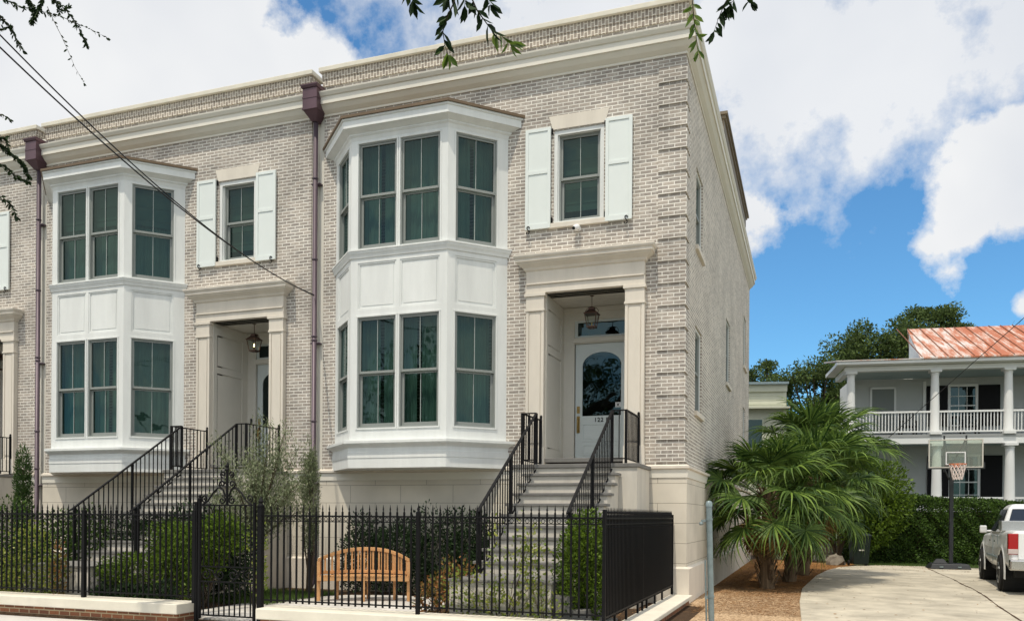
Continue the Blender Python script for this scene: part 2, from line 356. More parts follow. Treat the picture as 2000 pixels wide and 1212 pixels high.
def glass_mat(name, tintc, refl=.9, ior=1.75, gcol=(.58, .80, .79)):
    m = bpy.data.materials.new(name); m.use_nodes = True; t = m.node_tree; t.nodes.clear(); L = t.links.new
    o = t.nodes.new('ShaderNodeOutputMaterial'); a = t.nodes.new('ShaderNodeBsdfTransparent'); a.inputs[0].default_value = (*tintc, 1)
    g = t.nodes.new('ShaderNodeBsdfGlossy'); g.inputs['Roughness'].default_value = .015; g.inputs['Color'].default_value = (*gcol, 1)
    tc = t.nodes.new('ShaderNodeTexCoord'); nz = t.nodes.new('ShaderNodeTexNoise'); nz.inputs['Scale'].default_value = 1.6; L(tc.outputs['Object'], nz.inputs['Vector'])
    bp = t.nodes.new('ShaderNodeBump'); bp.inputs['Strength'].default_value = .12; bp.inputs['Distance'].default_value = .05; L(nz.outputs['Fac'], bp.inputs['Height']); L(bp.outputs[0], g.inputs['Normal'])
    g_ = t.nodes.new('ShaderNodeNewGeometry'); dt = t.nodes.new('ShaderNodeVectorMath'); dt.operation = 'DOT_PRODUCT'; L(g_.outputs['Normal'], dt.inputs[0]); L(g_.outputs['Incoming'], dt.inputs[1])
    def mm(op, a_, b_):
        n_ = t.nodes.new('ShaderNodeMath'); n_.operation = op
        for i_, v_ in enumerate((a_, b_)):
            if v_ is None: continue
            if isinstance(v_, (int, float)): n_.inputs[i_].default_value = v_
            else: L(v_, n_.inputs[i_])
        return n_.outputs[0]
    f0 = ((ior-1)/(ior+1))**2
    sch = mm('ADD', f0, mm('MULTIPLY', 1-f0, mm('POWER', mm('SUBTRACT', 1.0, mm('ABSOLUTE', dt.outputs['Value'], None)), 5.0)))
    ms = t.nodes.new('ShaderNodeMixShader'); L(sch, ms.inputs[0]); L(a.outputs[0], ms.inputs[1]); L(g.outputs[0], ms.inputs[2]); L(ms.outputs[0], o.inputs[0])
    return m
M['glass'] = glass_mat('tinted_window_glass', (.175, .26, .235), ior=1.56)
M['glassdark'] = glass_mat('dark_glass', (.05, .08, .08), ior=1.7)
M['clearglass'] = glass_mat('clear_glass', (.85, .88, .88), ior=1.35, gcol=(.9, .92, .9))
M['acrylic'] = glass_mat('acrylic_board', (.74, .78, .72), ior=1.75, gcol=(.95, .98, .92))

# rusted roof: red primer and bare metal in patches
def rust_roof():
    m = bpy.data.materials.new('rusty_metal_roof'); m.use_nodes = True; t = m.node_tree; b = t.nodes['Principled BSDF']; L = t.links.new
    tc = t.nodes.new('ShaderNodeTexCoord'); mp = t.nodes.new('ShaderNodeMapping'); mp.inputs['Scale'].default_value = (2.6, .42, .42); L(tc.outputs['Object'], mp.inputs[0])
    n = t.nodes.new('ShaderNodeTexNoise'); n.inputs['Scale'].default_value = 1.6; n.inputs['Detail'].default_value = 9; n.inputs['Roughness'].default_value = .7; L(mp.outputs[0], n.inputs['Vector'])
    sx = t.nodes.new('ShaderNodeSeparateXYZ'); L(tc.outputs['Object'], sx.inputs[0])
    ma = t.nodes.new('ShaderNodeMath'); ma.operation = 'MULTIPLY_ADD'; L(sx.outputs['X'], ma.inputs[0]); ma.inputs[1].default_value = .022; L(n.outputs['Fac'], ma.inputs[2])
    cr = t.nodes.new('ShaderNodeValToRGB'); L(ma.outputs[0], cr.inputs[0]); e = cr.color_ramp.elements
    e[0].position = .44; e[0].color = (.58, .54, .51, 1); e[1].position = .60; e[1].color = (.40, .13, .06, 1)
    q = e.new(.53); q.color = (.50, .27, .19, 1)
    L(cr.outputs[0], b.inputs['Base Color']); b.inputs['Roughness'].default_value = .6; b.inputs['Metallic'].default_value = .1
    return m
M['rust'] = rust_roof()
def mulch_mat():
    m = bpy.data.materials.new('gravel_and_pine_straw'); m.use_nodes = True; t = m.node_tree; b = t.nodes['Principled BSDF']; L = t.links.new
    tc = t.nodes.new('ShaderNodeTexCoord')
    v = t.nodes.new('ShaderNodeTexVoronoi'); v.inputs['Scale'].default_value = 38; L(tc.outputs['Object'], v.inputs['Vector'])
    n = t.nodes.new('ShaderNodeTexNoise'); n.inputs['Scale'].default_value = 1.1; n.inputs['Detail'].default_value = 6; L(tc.outputs['Object'], n.inputs['Vector'])
    n2 = t.nodes.new('ShaderNodeTexNoise'); n2.inputs['Scale'].default_value = 26; n2.inputs['Detail'].default_value = 6; L(tc.outputs['Object'], n2.inputs['Vector'])
    sx = t.nodes.new('ShaderNodeSeparateXYZ'); L(tc.outputs['Object'], sx.inputs[0])
    g = t.nodes.new('ShaderNodeMapRange'); L(sx.outputs['Y'], g.inputs['Value']); g.inputs['From Min'].default_value = 1.0; g.inputs['From Max'].default_value = 5.0
    c1 = t.nodes.new('ShaderNodeValToRGB'); L(v.outputs['Color'], c1.inputs[0]); e = c1.color_ramp.elements
    e[0].position = .1; e[0].color = (.20, .13, .075, 1); e[1].position = .9; e[1].color = (.62, .46, .30, 1); q = e.new(.5); q.color = (.44, .31, .19, 1)
    c2 = t.nodes.new('ShaderNodeValToRGB'); L(n2.outputs['Fac'], c2.inputs[0]); e = c2.color_ramp.elements
    e[0].position = .35; e[0].color = (.12, .055, .02, 1); e[1].position = .68; e[1].color = (.42, .21, .07, 1)
    ma = t.nodes.new('ShaderNodeMath'); ma.operation = 'MULTIPLY_ADD'; L(n.outputs['Fac'], ma.inputs[0]); ma.inputs[1].default_value = 1.2; ma.inputs[2].default_value = -.6
    mb = t.nodes.new('ShaderNodeMath'); mb.operation = 'ADD'; mb.use_clamp = True; L(ma.outputs[0], mb.inputs[0]); L(g.outputs[0], mb.inputs[1])
    mx = t.nodes.new('ShaderNodeMix'); mx.data_type = 'RGBA'; L(mb.outputs[0], mx.inputs['Factor']); L(c1.outputs[0], mx.inputs['A']); L(c2.outputs[0], mx.inputs['B'])
    L(mx.outputs['Result'], b.inputs['Base Color']); b.inputs['Roughness'].default_value = .95; b.inputs['Specular IOR Level'].default_value = .1
    bp = t.nodes.new('ShaderNodeBump'); bp.inputs['Strength'].default_value = .8; bp.inputs['Distance'].default_value = .02; L(n2.outputs['Fac'], bp.inputs['Height']); L(bp.outputs[0], b.inputs['Normal'])
    return m
M['mulch'] = mulch_mat()
fl = bpy.data.materials.new('gas_flame'); fl.use_nodes = True
fl.node_tree.nodes['Principled BSDF'].inputs['Emission Color'].default_value = (1, .75, .35, 1); fl.node_tree.nodes['Principled BSDF'].inputs['Emission Strength'].default_value = 6
M['flame'] = fl

# ------------------------------------------------------------------ setting: ground
def struct(mb, name, m, **k): return tag(mb.build(name, m, **k), kind='structure')
struct(MB().box(-700, 700, -300, 1200, -.6, -.2), 'ground', M['ground'])
struct(MB().box(-120, 120, -22, -8.9, -.198, -.19), 'road', M['asphalt'])
struct(MB().box(-60, 0.35, -8.6, -5.62, -.19, -.045), 'sidewalk', M['sidewalk'])
struct(MB().box(-60, 0.34, -5.60, 40, -.19, 0.0), 'garden_bed', M['soil'])
struct(MB().box(0.36, 60, -8.6, 60, -.19, 0.0), 'yard', M['ground'])
drv = [(2.05, -8.6), (1.95, -3.5), (1.86, 1.0), (1.88, 4.0), (2.02, 6.0), (2.2, 8.5), (2.5, 11.0), (2.9, 12.9), (3.5, 14.1), (4.4, 14.7), (5.5, 14.7), (7.0, 14.2), (13, 14.2), (13, -8.6)]
struct(MB().prism(drv, 0.002, .035), 'driveway', M['concrete'], bevel=.01)
mul = [(.345, -8.5), (2.0, -8.5), (1.95, -3.5), (1.86, 1.0), (1.88, 4.0), (2.02, 6.0), (2.2, 8.5), (2.5, 11.0), (2.9, 12.9), (3.5, 14.6), (3.2, 17.5), (.0, 17.5), (-.02, -.4), (.345, -.6)]
struct(MB().prism(mul, 0.004, .012), 'mulch_bed', M['mulch'])
crack = [(5.48, 13.6), (5.45, 10.7), (5.47, 8.4), (5.40, 6.6), (5.41, 5.4), (5.32, 3.5), (5.16, 1.4), (5.0, -1.5), (4.8, -5)]
cm = MB()
for a, b in zip(crack[:-1], crack[1:]):
    for k in range(6):
        p = Vector(a).lerp(Vector(b), k/6); q = Vector(a).lerp(Vector(b), (k+1)/6); w = .008+.02*random.random()
        cm.add([(p.x-w, p.y, .0385), (p.x+w, p.y, .0385), (q.x+w, q.y, .0385), (q.x-w, q.y, .0385)], [(0, 1, 2, 3)])
struct(cm, 'driveway_joint', M['soil'])
pad = [(-7.1, -3.2), (-6.9, -2.2), (-6.3, -1.3), (-5.4, -.95), (-4.6, -1.1), (-4.0, -1.7), (-3.75, -2.6), (-3.8, -5.2), (-7.1, -5.2)]
struct(MB().prism(pad, 0.002, .03), 'patio', M['paver'])
struct(MB().box(-12.2, -7.9, -4.6, -3.7, .002, .028), 'path', M['paver'])

# ------------------------------------------------------------------ windows
def window(root, T, u0, u1, z0, z1, cloth='curtain', w=0.0, two=True):
    """double hung sash in the plane given by T(u, w, z); w grows outwards"""
    fr = MB(T); zm = (z0+z1)/2; j = .024
    fr.box(u0, u0+j, w-.12, w, z0, z1); fr.box(u1-j, u1, w-.12, w, z0, z1)
    fr.box(u0+j, u1-j, w-.12, w, z1-j, z1); fr.box(u0+j, u1-j, w-.12, w+.004, z0, z0+j)
    s = .034
    # upper sash (outer)
    a, b = u0+j, u1-j
    fr.box(a, a+s, w-.055, w-.018, zm-.02, z1-j); fr.box(b-s, b, w-.055, w-.018, zm-.02, z1-j)
    fr.box(a+s, b-s, w-.055, w-.018, z1-j-s, z1-j); fr.box(a+s, b-s, w-.06, w-.010, zm-.018, zm+.028)
    # lower sash (inner)
    fr.box(a, a+s+.015, w-.10, w-.062, z0+j, zm-.02); fr.box(b-s-.015, b, w-.10, w-.062, z0+j, zm-.02)
    fr.box(a+s+.015, b-s-.015, w-.10, w-.062, z0+j, z0+j+.07); fr.box(a+s+.015, b-s-.015, w-.10, w-.066, zm-.055, zm-.02)
    o = fr.build('window', M['sash'], root)
    c = (u0+u1)/2
    mu = MB(T); mu.box(c-.005, c+.005, w-.052, w-.030, zm+.028, z1-j-s); mu.box(c-.005, c+.005, w-.095, w-.068, z0+j+.07, zm-.055)
    mu.build('muntin', M['muntin'], o)
    g = MB(T)
    for ua, ub in ((a+s, c), (c, b-s)):               # each pane sits at its own slight tilt
        for wz, za, zb in ((.045, zm+.028, z1-j-s), (.085, z0+j+.06, zm-.05)):
            t1, t2 = random.uniform(-.003, .003), random.uniform(-.004, .004)
            g.add([(ua, w-wz-t1-t2, za), (ub, w-wz+t1-t2, za), (ub, w-wz+t1+t2, zb), (ua, w-wz-t1+t2, zb)], [(0, 1, 2, 3)])
    g.build('pane', M['glass'], o)
    wc = w-.24
    cu = MB(T); vs = []
    n = 64; ph = random.uniform(0, 6); fq = random.uniform(1.0, 1.5); gap = random.choice((None, None, .5, .38, .62)) if cloth == 'curtain' else None
    for k in range(n+1):
        u = u0-.03 + (u1-u0+.06)*k/n
        dw = .045*abs(math.sin(k*fq*.5+ph))**.7 + .022*math.sin(k*.41+ph) - .03
        vs += [(u, wc+dw, z0-.03), (u, wc+dw*.7, z1+.02)]
    cu.add(vs, [(2*k, 2*k+2, 2*k+3, 2*k+1) for k in range(n) if gap is None or abs((k+.5)/n-gap) > .05])
    cu.build('curtain', M['curtain'] if cloth != 'shade' else M['dark'], o)
    if cloth in ('shade', 'half'):
        sh = MB(T); zz = z0+(z1-z0)*(.18 if cloth == 'shade' else .62); k = 0; z = z1
        while z > zz:
            sh.box(u0, u1, w-.175, w-.16-.012*(k % 2), z-.14, z-.002); z -= .14; k += 1
        sh.build('roman_shade', M['shade'], o)
    return o

def ident(ox, oy=0, sx=1):
    return lambda u, w, z: (ox+u, oy-w, z)

# ------------------------------------------------------------------ stair with railings
LX0, LX1 = -3.0, -.70          # landing
SX0, SX1 = -2.70, -1.0         # flight
LY = -1.25; RUN, RISE, NT = .274, .1764, 10
def stairs(root):
    m = MB()
    m.box(LX0+.03, LX1-.03, LY+.03, -.08, 0, 2.40)
    for i in range(1, NT+1):
        z = 2.47-RISE*i; y = LY-RUN*(i-1)
        m.box(SX0+.05, SX1-.05, y-RUN+.02, y+.02+(.01 if i > 1 else 0), 0.0, z-.045)
    z = 2.47-RISE*NT; y = LY-RUN*NT
    m.box(SX0+.15, SX1-.12, y-.92, y+.018, 0, z-.035)
    st = m.build('staircase', M['riser'], root)
    t = MB()
    t.box(LX0, LX1, LY, -.075, 2.402, 2.47)
    t.build('landing_slab', M['tread'], st, bevel=.008)
    for i in range(1, NT):
        z = 2.47-RISE*i; y = LY-RUN*(i-1)
        MB().box(SX0, SX1, y-RUN-.012, y+.012, z-.045, z).build('tread', M['tread'], st, bevel=.006)
    y = LY-RUN*NT; z = 2.47-RISE*NT
    MB().box(SX0+.12, SX1-.09, y-.95, y+.262, z-.035, z).build('tread', M['tread'], st, bevel=.006)
    # lower steps going down sideways to the garden path
    for i in range(1, 4):
        zz = z-RISE*i; x = SX1-.09+.22*(i-1)
        MB().box(x+.001, x+.22, y-.90, y-.05, 0, zz).build('tread', M['tread'], st)
def railing(root, x, xr, ly=LY+.04):
    """slope part along x, short return to xr on the landing, then back to the wall"""
    s = -.643; m = MB(); n = 10
    def zt(y): return 3.37+(ly-y)*s
    yb = -3.87
    zb = lambda y: 2.47-RISE*.8+(ly-y)*s + .05
    m.bar((x, ly, zt(ly)), (x, yb-.08, zt(yb-.08)), .045, .022)
    m.bar((x, ly, zb(ly)), (x, yb, zb(yb)), .02, .02)
    m.bar((x, ly-.0, 3.375), (xr, ly, 3.375), .04, .02); m.bar((xr, ly-.02, 3.376), (xr, -.12, 3.376), .04, .02)
    m.bar((x, ly, 2.55), (xr, ly, 2.55), .02, .02); m.bar((xr, ly, 2.551), (xr, -.12, 2.551), .02, .02)
    # curl at the foot
    m.tube([(x, yb-.08, zt(yb-.08)), (x, yb-.13, zt(yb)-.06), (x, yb-.12, zt(yb)-.11), (x, yb-.07, zt(yb)-.10)], .014, 6)
    r = m.build('stair_railing', M['iron'], root)
    p = MB(); p.box(x-.02, x+.02, yb-.02, yb+.02, .72, zt(yb)-.01); p.build('post', M['iron'], r)
    for px, py, h in ((x, ly, 3.37), (xr, ly, 3.37), (xr, -.12, 3.42)):
        q = MB(); q.box(px-.021, px+.021, py-.021, py+.021, 2.47, h); 
        if h > 3.4: q.lathe([(.012, 0), (.024, .015), (.026, .03), (.012, .05), (.003, .056)], (px, py, h), 8)
        q.build('post', M['iron'], r)
    ymid = (ly+yb)/2
    MB().box(x-.019, x+.019, ymid-.019, ymid+.019, zb(ymid)-.25, zt(ymid)-.01).build('post', M['iron'], r)
    b = MB(); k = 0; y = ly-.115
    while y > yb+.04:
        if abs(y-ymid) > .05: b.box(x-.0075, x+.0075, y-.0075, y+.0075, zb(y)-.005, zt(y)-.01)
        y -= .112
    y = ly+.11
    while y < -.16:
        b.box(xr-.0075, xr+.0075, y-.0075, y+.0075, 2.55, 3.37); y += .11
    c = (x+xr)/2; b.box(c-.0075, c+.0075, ly-.0075, ly+.0075, 2.55, 3.37)
    b.build('balusters', M['iron'], r)

# ------------------------------------------------------------------ bay window
WL, WR, FL, FR_, FY = -7.38, -3.55, -6.50, -4.43, -.88
def bay_plan(o):
    """plan outline offset outwards by o (metres)"""
    d = o*math.tan(R(22.6))
    c = .7071
    return [(WL-o*1.41, -.004), (FL-d*1.0, FY-o), (FR_+d, FY-o), (WR+o*1.41, -.004)]
def ringband(mb, levels):
    """stack of plan outlines: levels = [(offset, z), ...]"""
    mb.loft([[(x, y, z) for x, y in bay_plan(o)] for o, z in levels])
def bay(root, upper='curtain', lower='curtain'):
    b = MB()
    ringband(b, [(.035, 2.47), (.035, 2.66), (.044, 2.664), (.044, 2.78), (.03, 2.784), (.03, 2.86), (.06, 2.89), (.11, 2.925), (.115, 2.94), (.135, 2.945), (.135, 2.995), (.0, 3.01), (.0, 3.04)])
    bb = b.build('bay_window', M['white'], root)
    rf = MB(); ringband(rf, [(.245, 9.235), (.245, 9.285), (.20, 9.30)]); ringband(rf, [(.21, 9.302), (-.3, 9.46)])
    rf.build('bay_roof', M['bronze'], bb)
    cr = MB(); ringband(cr, [(.0, 8.86), (.02, 8.93), (.05, 8.96), (.05, 8.985), (.17, 9.05), (.19, 9.052), (.19, 9.19), (.215, 9.20), (.215, 9.233)])
    cr.build('bay_cornice', M['white'], bb)
    be = MB(); ringband(be, [(.0, 6.56), (.02, 6.565), (.03, 6.61), (.055, 6.66), (.055, 6.69), (.07, 6.695), (.07, 6.72), (.0, 6.735)])
    be.build('belt_moulding', M['white'], bb)
    faces = []
    P = [(WL, 0), (FL, FY), (FR_, FY), (WR, 0)]
    for i in range(3):
        a, c = Vector((*P[i], 0)), Vector((*P[i+1], 0)); U = (c-a).normalized(); N = Vector((U.y, -U.x, 0)); ln = (c-a).length
        faces.append((a, U, N, ln))
    sh = MB(); mo = MB()
    for i, (a, U, N, ln) in enumerate(faces):
        T = (lambda a, U, N: (lambda u, w, z: tuple(a+U*u+N*w+Vector((0, 0, z)))))(a, U, N)
        wins = [(.16, .995), (1.075, 1.91)] if i == 1 else ([(.16, 1.01)] if i == 2 else [(.22, 1.07)])
        th = -.14
        e0, e1 = 0.0, ln
        for (z0, z1, o) in ((3.25, 5.41, 'lo'), (6.745, 8.80, 'up')):
            x = e0
            for u0, u1 in wins:
                sh.box(x, u0, th, -.002 if x != e0 else 0, z0, z1, T); x = u1
            sh.box(x, e1, th, 0, z0, z1, T)
            for u0, u1 in wins:
                wd = window(bb, T, u0, u1, z0, z1, upper if o == 'up' else lower, w=-.012)
                # thin casing bead
                mo.box(u0-.03, u1+.03, 0, .014, z1+.002, z1+.03, T); mo.box(u0-.03, u0-.002, 0, .012, z0, z1, T); mo.box(u1+.002, u1+.03, 0, .012, z0, z1, T)
                mo.box(u0-.03, u1+.03, 0, .016, z0-.03, z0-.002, T)
        sh.box(e0, e1, th, 0, 3.04, 3.25, T); sh.box(e0, e1, th, 0, 8.80, 8.90, T); sh.box(e0, e1, th, 0, 6.70, 6.745, T)
        # panel storey
        sh.box(e0, e1, th, -.03, 5.56, 6.47, T)
        x = e0
        for u0, u1 in wins:
            sh.box(x, u0, -.03, 0, 5.56, 6.47, T); x = u1
            q = .032
            mo.box(u0, u0+q, -.03, -.012, 5.56, 6.47, T); mo.box(u1-q, u1, -.03, -.012, 5.56, 6.47, T)
            mo.box(u0+q, u1-q, -.03, -.012, 5.56, 5.56+q, T); mo.box(u0+q, u1-q, -.03, -.012, 6.47-q, 6.47, T)
            mo.box(u0+.075, u1-.075, -.03, -.022, 5.635, 6.395, T)
        sh.box(x, e1, -.03, 0, 5.56, 6.47, T)
        sh.box(e0, e1, th, 0, 5.41, 5.56, T); sh.box(e0, e1, th, 0, 6.47, 6.56, T)
    sh.build('bay_panelling', M['white'], bb)
    mo.build('mouldings', M['white'], bb)
    return bb

# ------------------------------------------------------------------ portal
def portal(root, sticker=False, number=None):
    T = lambda x, y, z: (x, y, z)
    for a, b in ((-3.12, -2.76), (-1.20, -.84)):
        m = MB(); m.box(a, b, -.10, .0, 2.66, 5.46)                       # shaft
        m.box(a+.07, b-.07, -.115, -.10, 2.95, 5.40)
        m.box(a-.0, a+.055, -.118, -.10, 2.86, 5.46); m.box(b-.055, b, -.118, -.10, 2.86, 5.46)
        m.box(a-.015, b+.015, -.13, -.0, 2.50, 2.86)             # base block
        m.box(a-.015, b+.015, -.135, -.0, 5.46, 5.50)
        m.box(a-.0, b+.0, -.125, -.0, 5.50, 5.74); m.box(a-.03, b+.03, -.15, 0, 5.74, 5.80)
        m.build('pilaster', M['stone'], root, bevel=.004)
    e = MB()
    e.box(-3.13, -.83, -.13, 0, 5.802, 5.96); e.box(-3.115, -.845, -.16, 0, 5.96, 5.985); e.box(-3.12, -.84, -.12, 0, 5.985, 6.22)
    def ring(o, z): return [(-3.12-o, -.0, z), (-3.12-o, -.12-o, z), (-.84+o, -.12-o, z), (-.84+o, 0, z)]
    e.loft([ring(.0, 6.22), ring(.03, 6.24), ring(.05, 6.28), ring(.14, 6.35), ring(.145, 6.37), ring(.17, 6.375), ring(.17, 6.43), ring(.19, 6.44), ring(.205, 6.475), ring(.205, 6.50), ring(0.0, 6.53)])
    e.build('door_entablature', M['stone'], root, bevel=.003)
    # recess
    r = MB()
    D = 1.20
    r.box(-2.90, -2.76, .0, D+.1, 2.655, 5.80); r.box(-1.20, -1.06, .0, D+.1, 2.655, 5.80)
    r.box(-2.90, -1.06, .0, D+.2, 5.80, 5.92)
    for y in np.arange(.1, 1.2, .11): r.box(-2.755, -1.205, y, y+.006, 5.796, 5.80)
    for sx, d in ((-2.76, 1), (-1.20, -1)):
        def bx(y0, y1, z0, z1, t=.02):
            r.box(min(sx, sx+d*t), max(sx, sx+d*t), y0, y1, z0, z1)
        bx(.0, .12, 2.66, 5.79); bx(1.0, D, 2.66, 5.79); bx(.12, 1.0, 2.66, 2.86); bx(.12, 1.0, 4.70, 4.84); bx(.12, 1.0, 5.55, 5.79)
        bx(.15, .97, 2.89, 4.67, .008); bx(.15, .97, 4.87, 5.52, .008)
    r.box(-2.76, -2.52, D, D+.15, 2.655, 5.80); r.box(-1.40, -1.20, D, D+.15, 2.655, 5.80)
    r.box(-2.52, -1.40, D, D+.15, 5.54, 5.80)
    r.box(-2.74, -1.22, D-.05, D, 5.70, 5.79)
    r.box(-2.52, -1.40, D, D+.15, 5.07, 5.19); r.box(-2.54, -1.38, D-.03, D, 5.09, 5.17)
    rc = r.build('porch_recess', M['portal'], root)
    MB().box(-2.79, -1.17, -.07, D+.16, 2.58, 2.655).build('threshold', M['tread'], root, bevel=.006)
    tr = MB(); tr.box(-2.52, -2.46, D+.04, D+.10, 5.19, 5.54); tr.box(-1.46, -1.40, D+.04, D+.10, 5.19, 5.54); tr.box(-2.46, -1.46, D+.04, D+.10, 5.19, 5.23); tr.box(-2.46, -1.46, D+.04, D+.10, 5.50, 5.54)
    t_ = tr.build('transom_window', M['door'], root)
    MB().box(-2.46, -1.46, D+.065, D+.07, 5.23, 5.50).build('pane', M['glassdark'], t_)
    MB().box(-2.46, -1.46, D+.14, D+.149, 5.2, 5.53).build('backing', M['dark'], t_)
    # door with arched light
    x0, x1, z0, z1, y = -2.505, -1.415, 2.66, 5.065, D+.055
    cx = (x0+x1)/2; g0, g1, gb, gs = cx-.40, cx+.40, 3.60, 4.62
    arc = [(cx+.40*math.cos(R(a)), gs+.27*math.sin(R(a))) for a in range(0, 181, 12)]
    d = MB(); th = .05
    d.box(x0, g0, y, y+th, z0, z1); d.box(g1, x1, y, y+th, z0, z1); d.box(g0, g1, y, y+th, z0, gb)
    top = [(g1, z1)] + [p for p in arc] + [(g0, z1)]
    d.loft([[(px, yy, pz) for px, pz in top] for yy in (y, y+th)])
    dr = d.build('door', M['door'], root)
    pn = MB()
    for za, zb in ((2.80, 3.02), (3.08, 3.44)):
        q = .022
        pn.box(x0+.15, x1-.15, y-.012, y, za, za+q); pn.box(x0+.15, x1-.15, y-.012, y, zb-q, zb)
        pn.box(x0+.15, x0+.15+q, y-.012, y, za+q, zb-q); pn.box(x1-.15-q, x1-.15, y-.012, y, za+q, zb-q)
        pn.box(x0+.20, x1-.20, y-.006, y, za+.05, zb-.05)
    pn.build('door_panels', M['door'], dr)
    ap = [(g1, gb)] + arc + [(g0, gb)]
    gl = MB(); gl.add([(px, y+.02, pz) for px, pz in ap], [tuple(range(len(ap)))]); gl.build('pane', M['glassdark'], dr)
    MB().box(x0, x1, D+.14, D+.149, 2.66, 5.06).build('backing', M['dark'], dr)
    h = MB(); hx = x0+.065
    h.box(hx-.03, hx+.03, y-.02, y, 3.66, 3.80); h.lathe([(.018, -.02), (.018, .02)], (hx, y-.03, 3.73), 10)
    h.box(hx-.032, hx+.032, y-.015, y, 3.26, 3.60); h.tube([(hx, y-.015, 3.56), (hx, y-.07, 3.53), (hx, y-.075, 3.42), (hx, y-.06, 3.30), (hx, y-.015, 3.26)], .011, 8)
    h.box(hx-.012, hx+.012, y-.05, y-.015, 3.565, 3.585)
    h.build('handle', M['brass'], dr, bevel=.003)
    if number:
        c = bpy.data.curves.new('house_number', 'FONT'); c.body = number; c.size = .118; c.extrude = .003; c.offset = .002; c.space_character = 1.15
        to = bpy.data.objects.new('tmp', c); COL.objects.link(to); bpy.context.view_layer.update()
        me = bpy.data.meshes.new_from_object(to); bpy.data.objects.remove(to); me.materials.clear(); me.materials.append(M['iron'])
        o = bpy.data.objects.new('house_number', me); COL.objects.link(o); o.parent = dr
        o.rotation_euler = (R(90), 0, 0); o.location = (cx-.15, y-.004, 3.478)
    if sticker:
        MB().box(g1-.115, g1-.005, y+.008, y+.012, gb+.16, gb+.26).build('sticker', M['whitepl'], dr)
        s2 = MB(); s2.box(g1-.085, g1-.04, y+.006, y+.0078, gb+.195, gb+.225); s2.box(g1-.10, g1-.02, y+.006, y+.0078, gb+.176, gb+.182); s2.box(g1-.10, g1-.02, y+.006, y+.0078, gb+.238, gb+.243)
        s2.build('sticker_mark', M['iron'], dr)

def facade_window(root, cloth='shade'):
    a, b, z0, z1 = -2.62, -1.64, 7.13, 8.90
    T = ident(0, 0)
    f = MB(); q = .07
    f.box(a, a+q, .02, .2, z0, z1); f.box(b-q, b, .02, .2, z0, z1); f.box(a+q, b-q, .02, .2, z1-q-.01, z1); f.box(a+q, b-q, .0, .2, z0, z0+.035)
    f.box(a+q, a+q+.02, .06, .2, z0+.035, z1-q-.01); f.box(b-q-.02, b-q, .06, .2, z0+.035, z1-q-.01)
    wf = f.build('window_surround', M['white'], root)
    window(wf if False else root, ident(0, .10), a+q+.02, b-q-.02, z0+.035, z1-q-.01, cloth)
    MB().box(a-.09, b+.09, -.055, .12, 7.035, 7.128).build('sill', M['stone'], root, bevel=.005)
    l = MB(); l.loft([[(a-.02, y, z1+.015), (b+.02, y, z1+.015), (b+.10, y, z1+.275), (a-.10, y, z1+.275)] for y in (-.012, .15)])
    l.build('lintel', M['stone'], root, bevel=.004)
    for s, (x0, x1) in ((-1, (-3.17, -2.665)), (1, (-1.60, -1.095))):
        m = MB(); y0, y1 = -.075, -.035; za, zb = 7.04, 8.955; w = .062; zm = 8.12
        m.box(x0, x0+w, y0, y1, za, zb); m.box(x1-w, x1, y0, y1, za, zb)
        m.box(x0+w, x1-w, y0, y1, zb-w, zb); m.box(x0+w, x1-w, y0, y1, za, za+.10); m.box(x0+w, x1-w, y0, y1, zm-.035, zm+.035)
        m.box(x0+w, x1-w, y0+.014, y1-.004, za+.10, zm-.035); m.box(x0+w, x1-w, y0+.014, y1-.004, zm+.035, zb-w)
        sh = m.build('shutter', M['shutter'], root, bevel=.003)
        hx = x1 if s < 0 else x0
        h = MB()
        for z in (za+.10, zb-.12): h.box(hx-.03, hx+.03, -.034, .0, z, z+.10)
        h.build('hinge', M['iron'], sh)
        ox = x0+.07 if s < 0 else x1-.10
        pts = []
        for k in range(15):
            t = k/14; ang = R(200-300*t) if t < .5 else 0
        def arcp(cx, cz, r, a0, a1, n=9): return [(cx+r*math.cos(R(a0+(a1-a0)*k/n)), -.085, cz+r*math.sin(R(a0+(a1-a0)*k/n))) for k in range(n+1)]
        c = arcp(ox, 7.075, .026, -30, 200)[::1]
        c2 = arcp(ox-.008, 6.985, .026, 150, -80)
        hk = MB(); hk.tube(c + [(ox-.02, -.088, 7.05)] + [(ox+.0, -.09, 7.03)] + [(ox+.012, -.088, 7.01)] , .008, 6)
        hk.tube([(ox+.012, -.088, 7.01), (ox+.022, -.088, 6.985), (ox+.01, -.088, 6.955), (ox-.02, -.088, 6.95), (ox-.035, -.088, 6.97), (ox-.03, -.088, 6.99)], .008, 6)
        hk.bar((ox, -.09, 7.03), (ox, 0, 7.03), .014, .014)
        hk.build('shutter_dog', M['iron'], sh)

# ------------------------------------------------------------------ one townhouse
def wall_with_openings(mb, x0, x1, z0, z1, y0, y1, ops):
    """solid slab from y0 to y1 with rectangular openings (xa, xb, za, zb)"""
    xs = sorted({x0, x1, *[o[0] for o in ops], *[o[1] for o in ops]})
    for a, b in zip(xs[:-1], xs[1:]):
        cur = z0
        for o in sorted([o for o in ops if o[0] <= a+1e-6 and o[1] >= b-1e-6], key=lambda o: o[2]):
            if o[2] > cur: mb.box(a, b, y0, y1, cur, o[2])
            cur = o[3]
        if z1 > cur: mb.box(a, b, y0, y1, cur, z1)

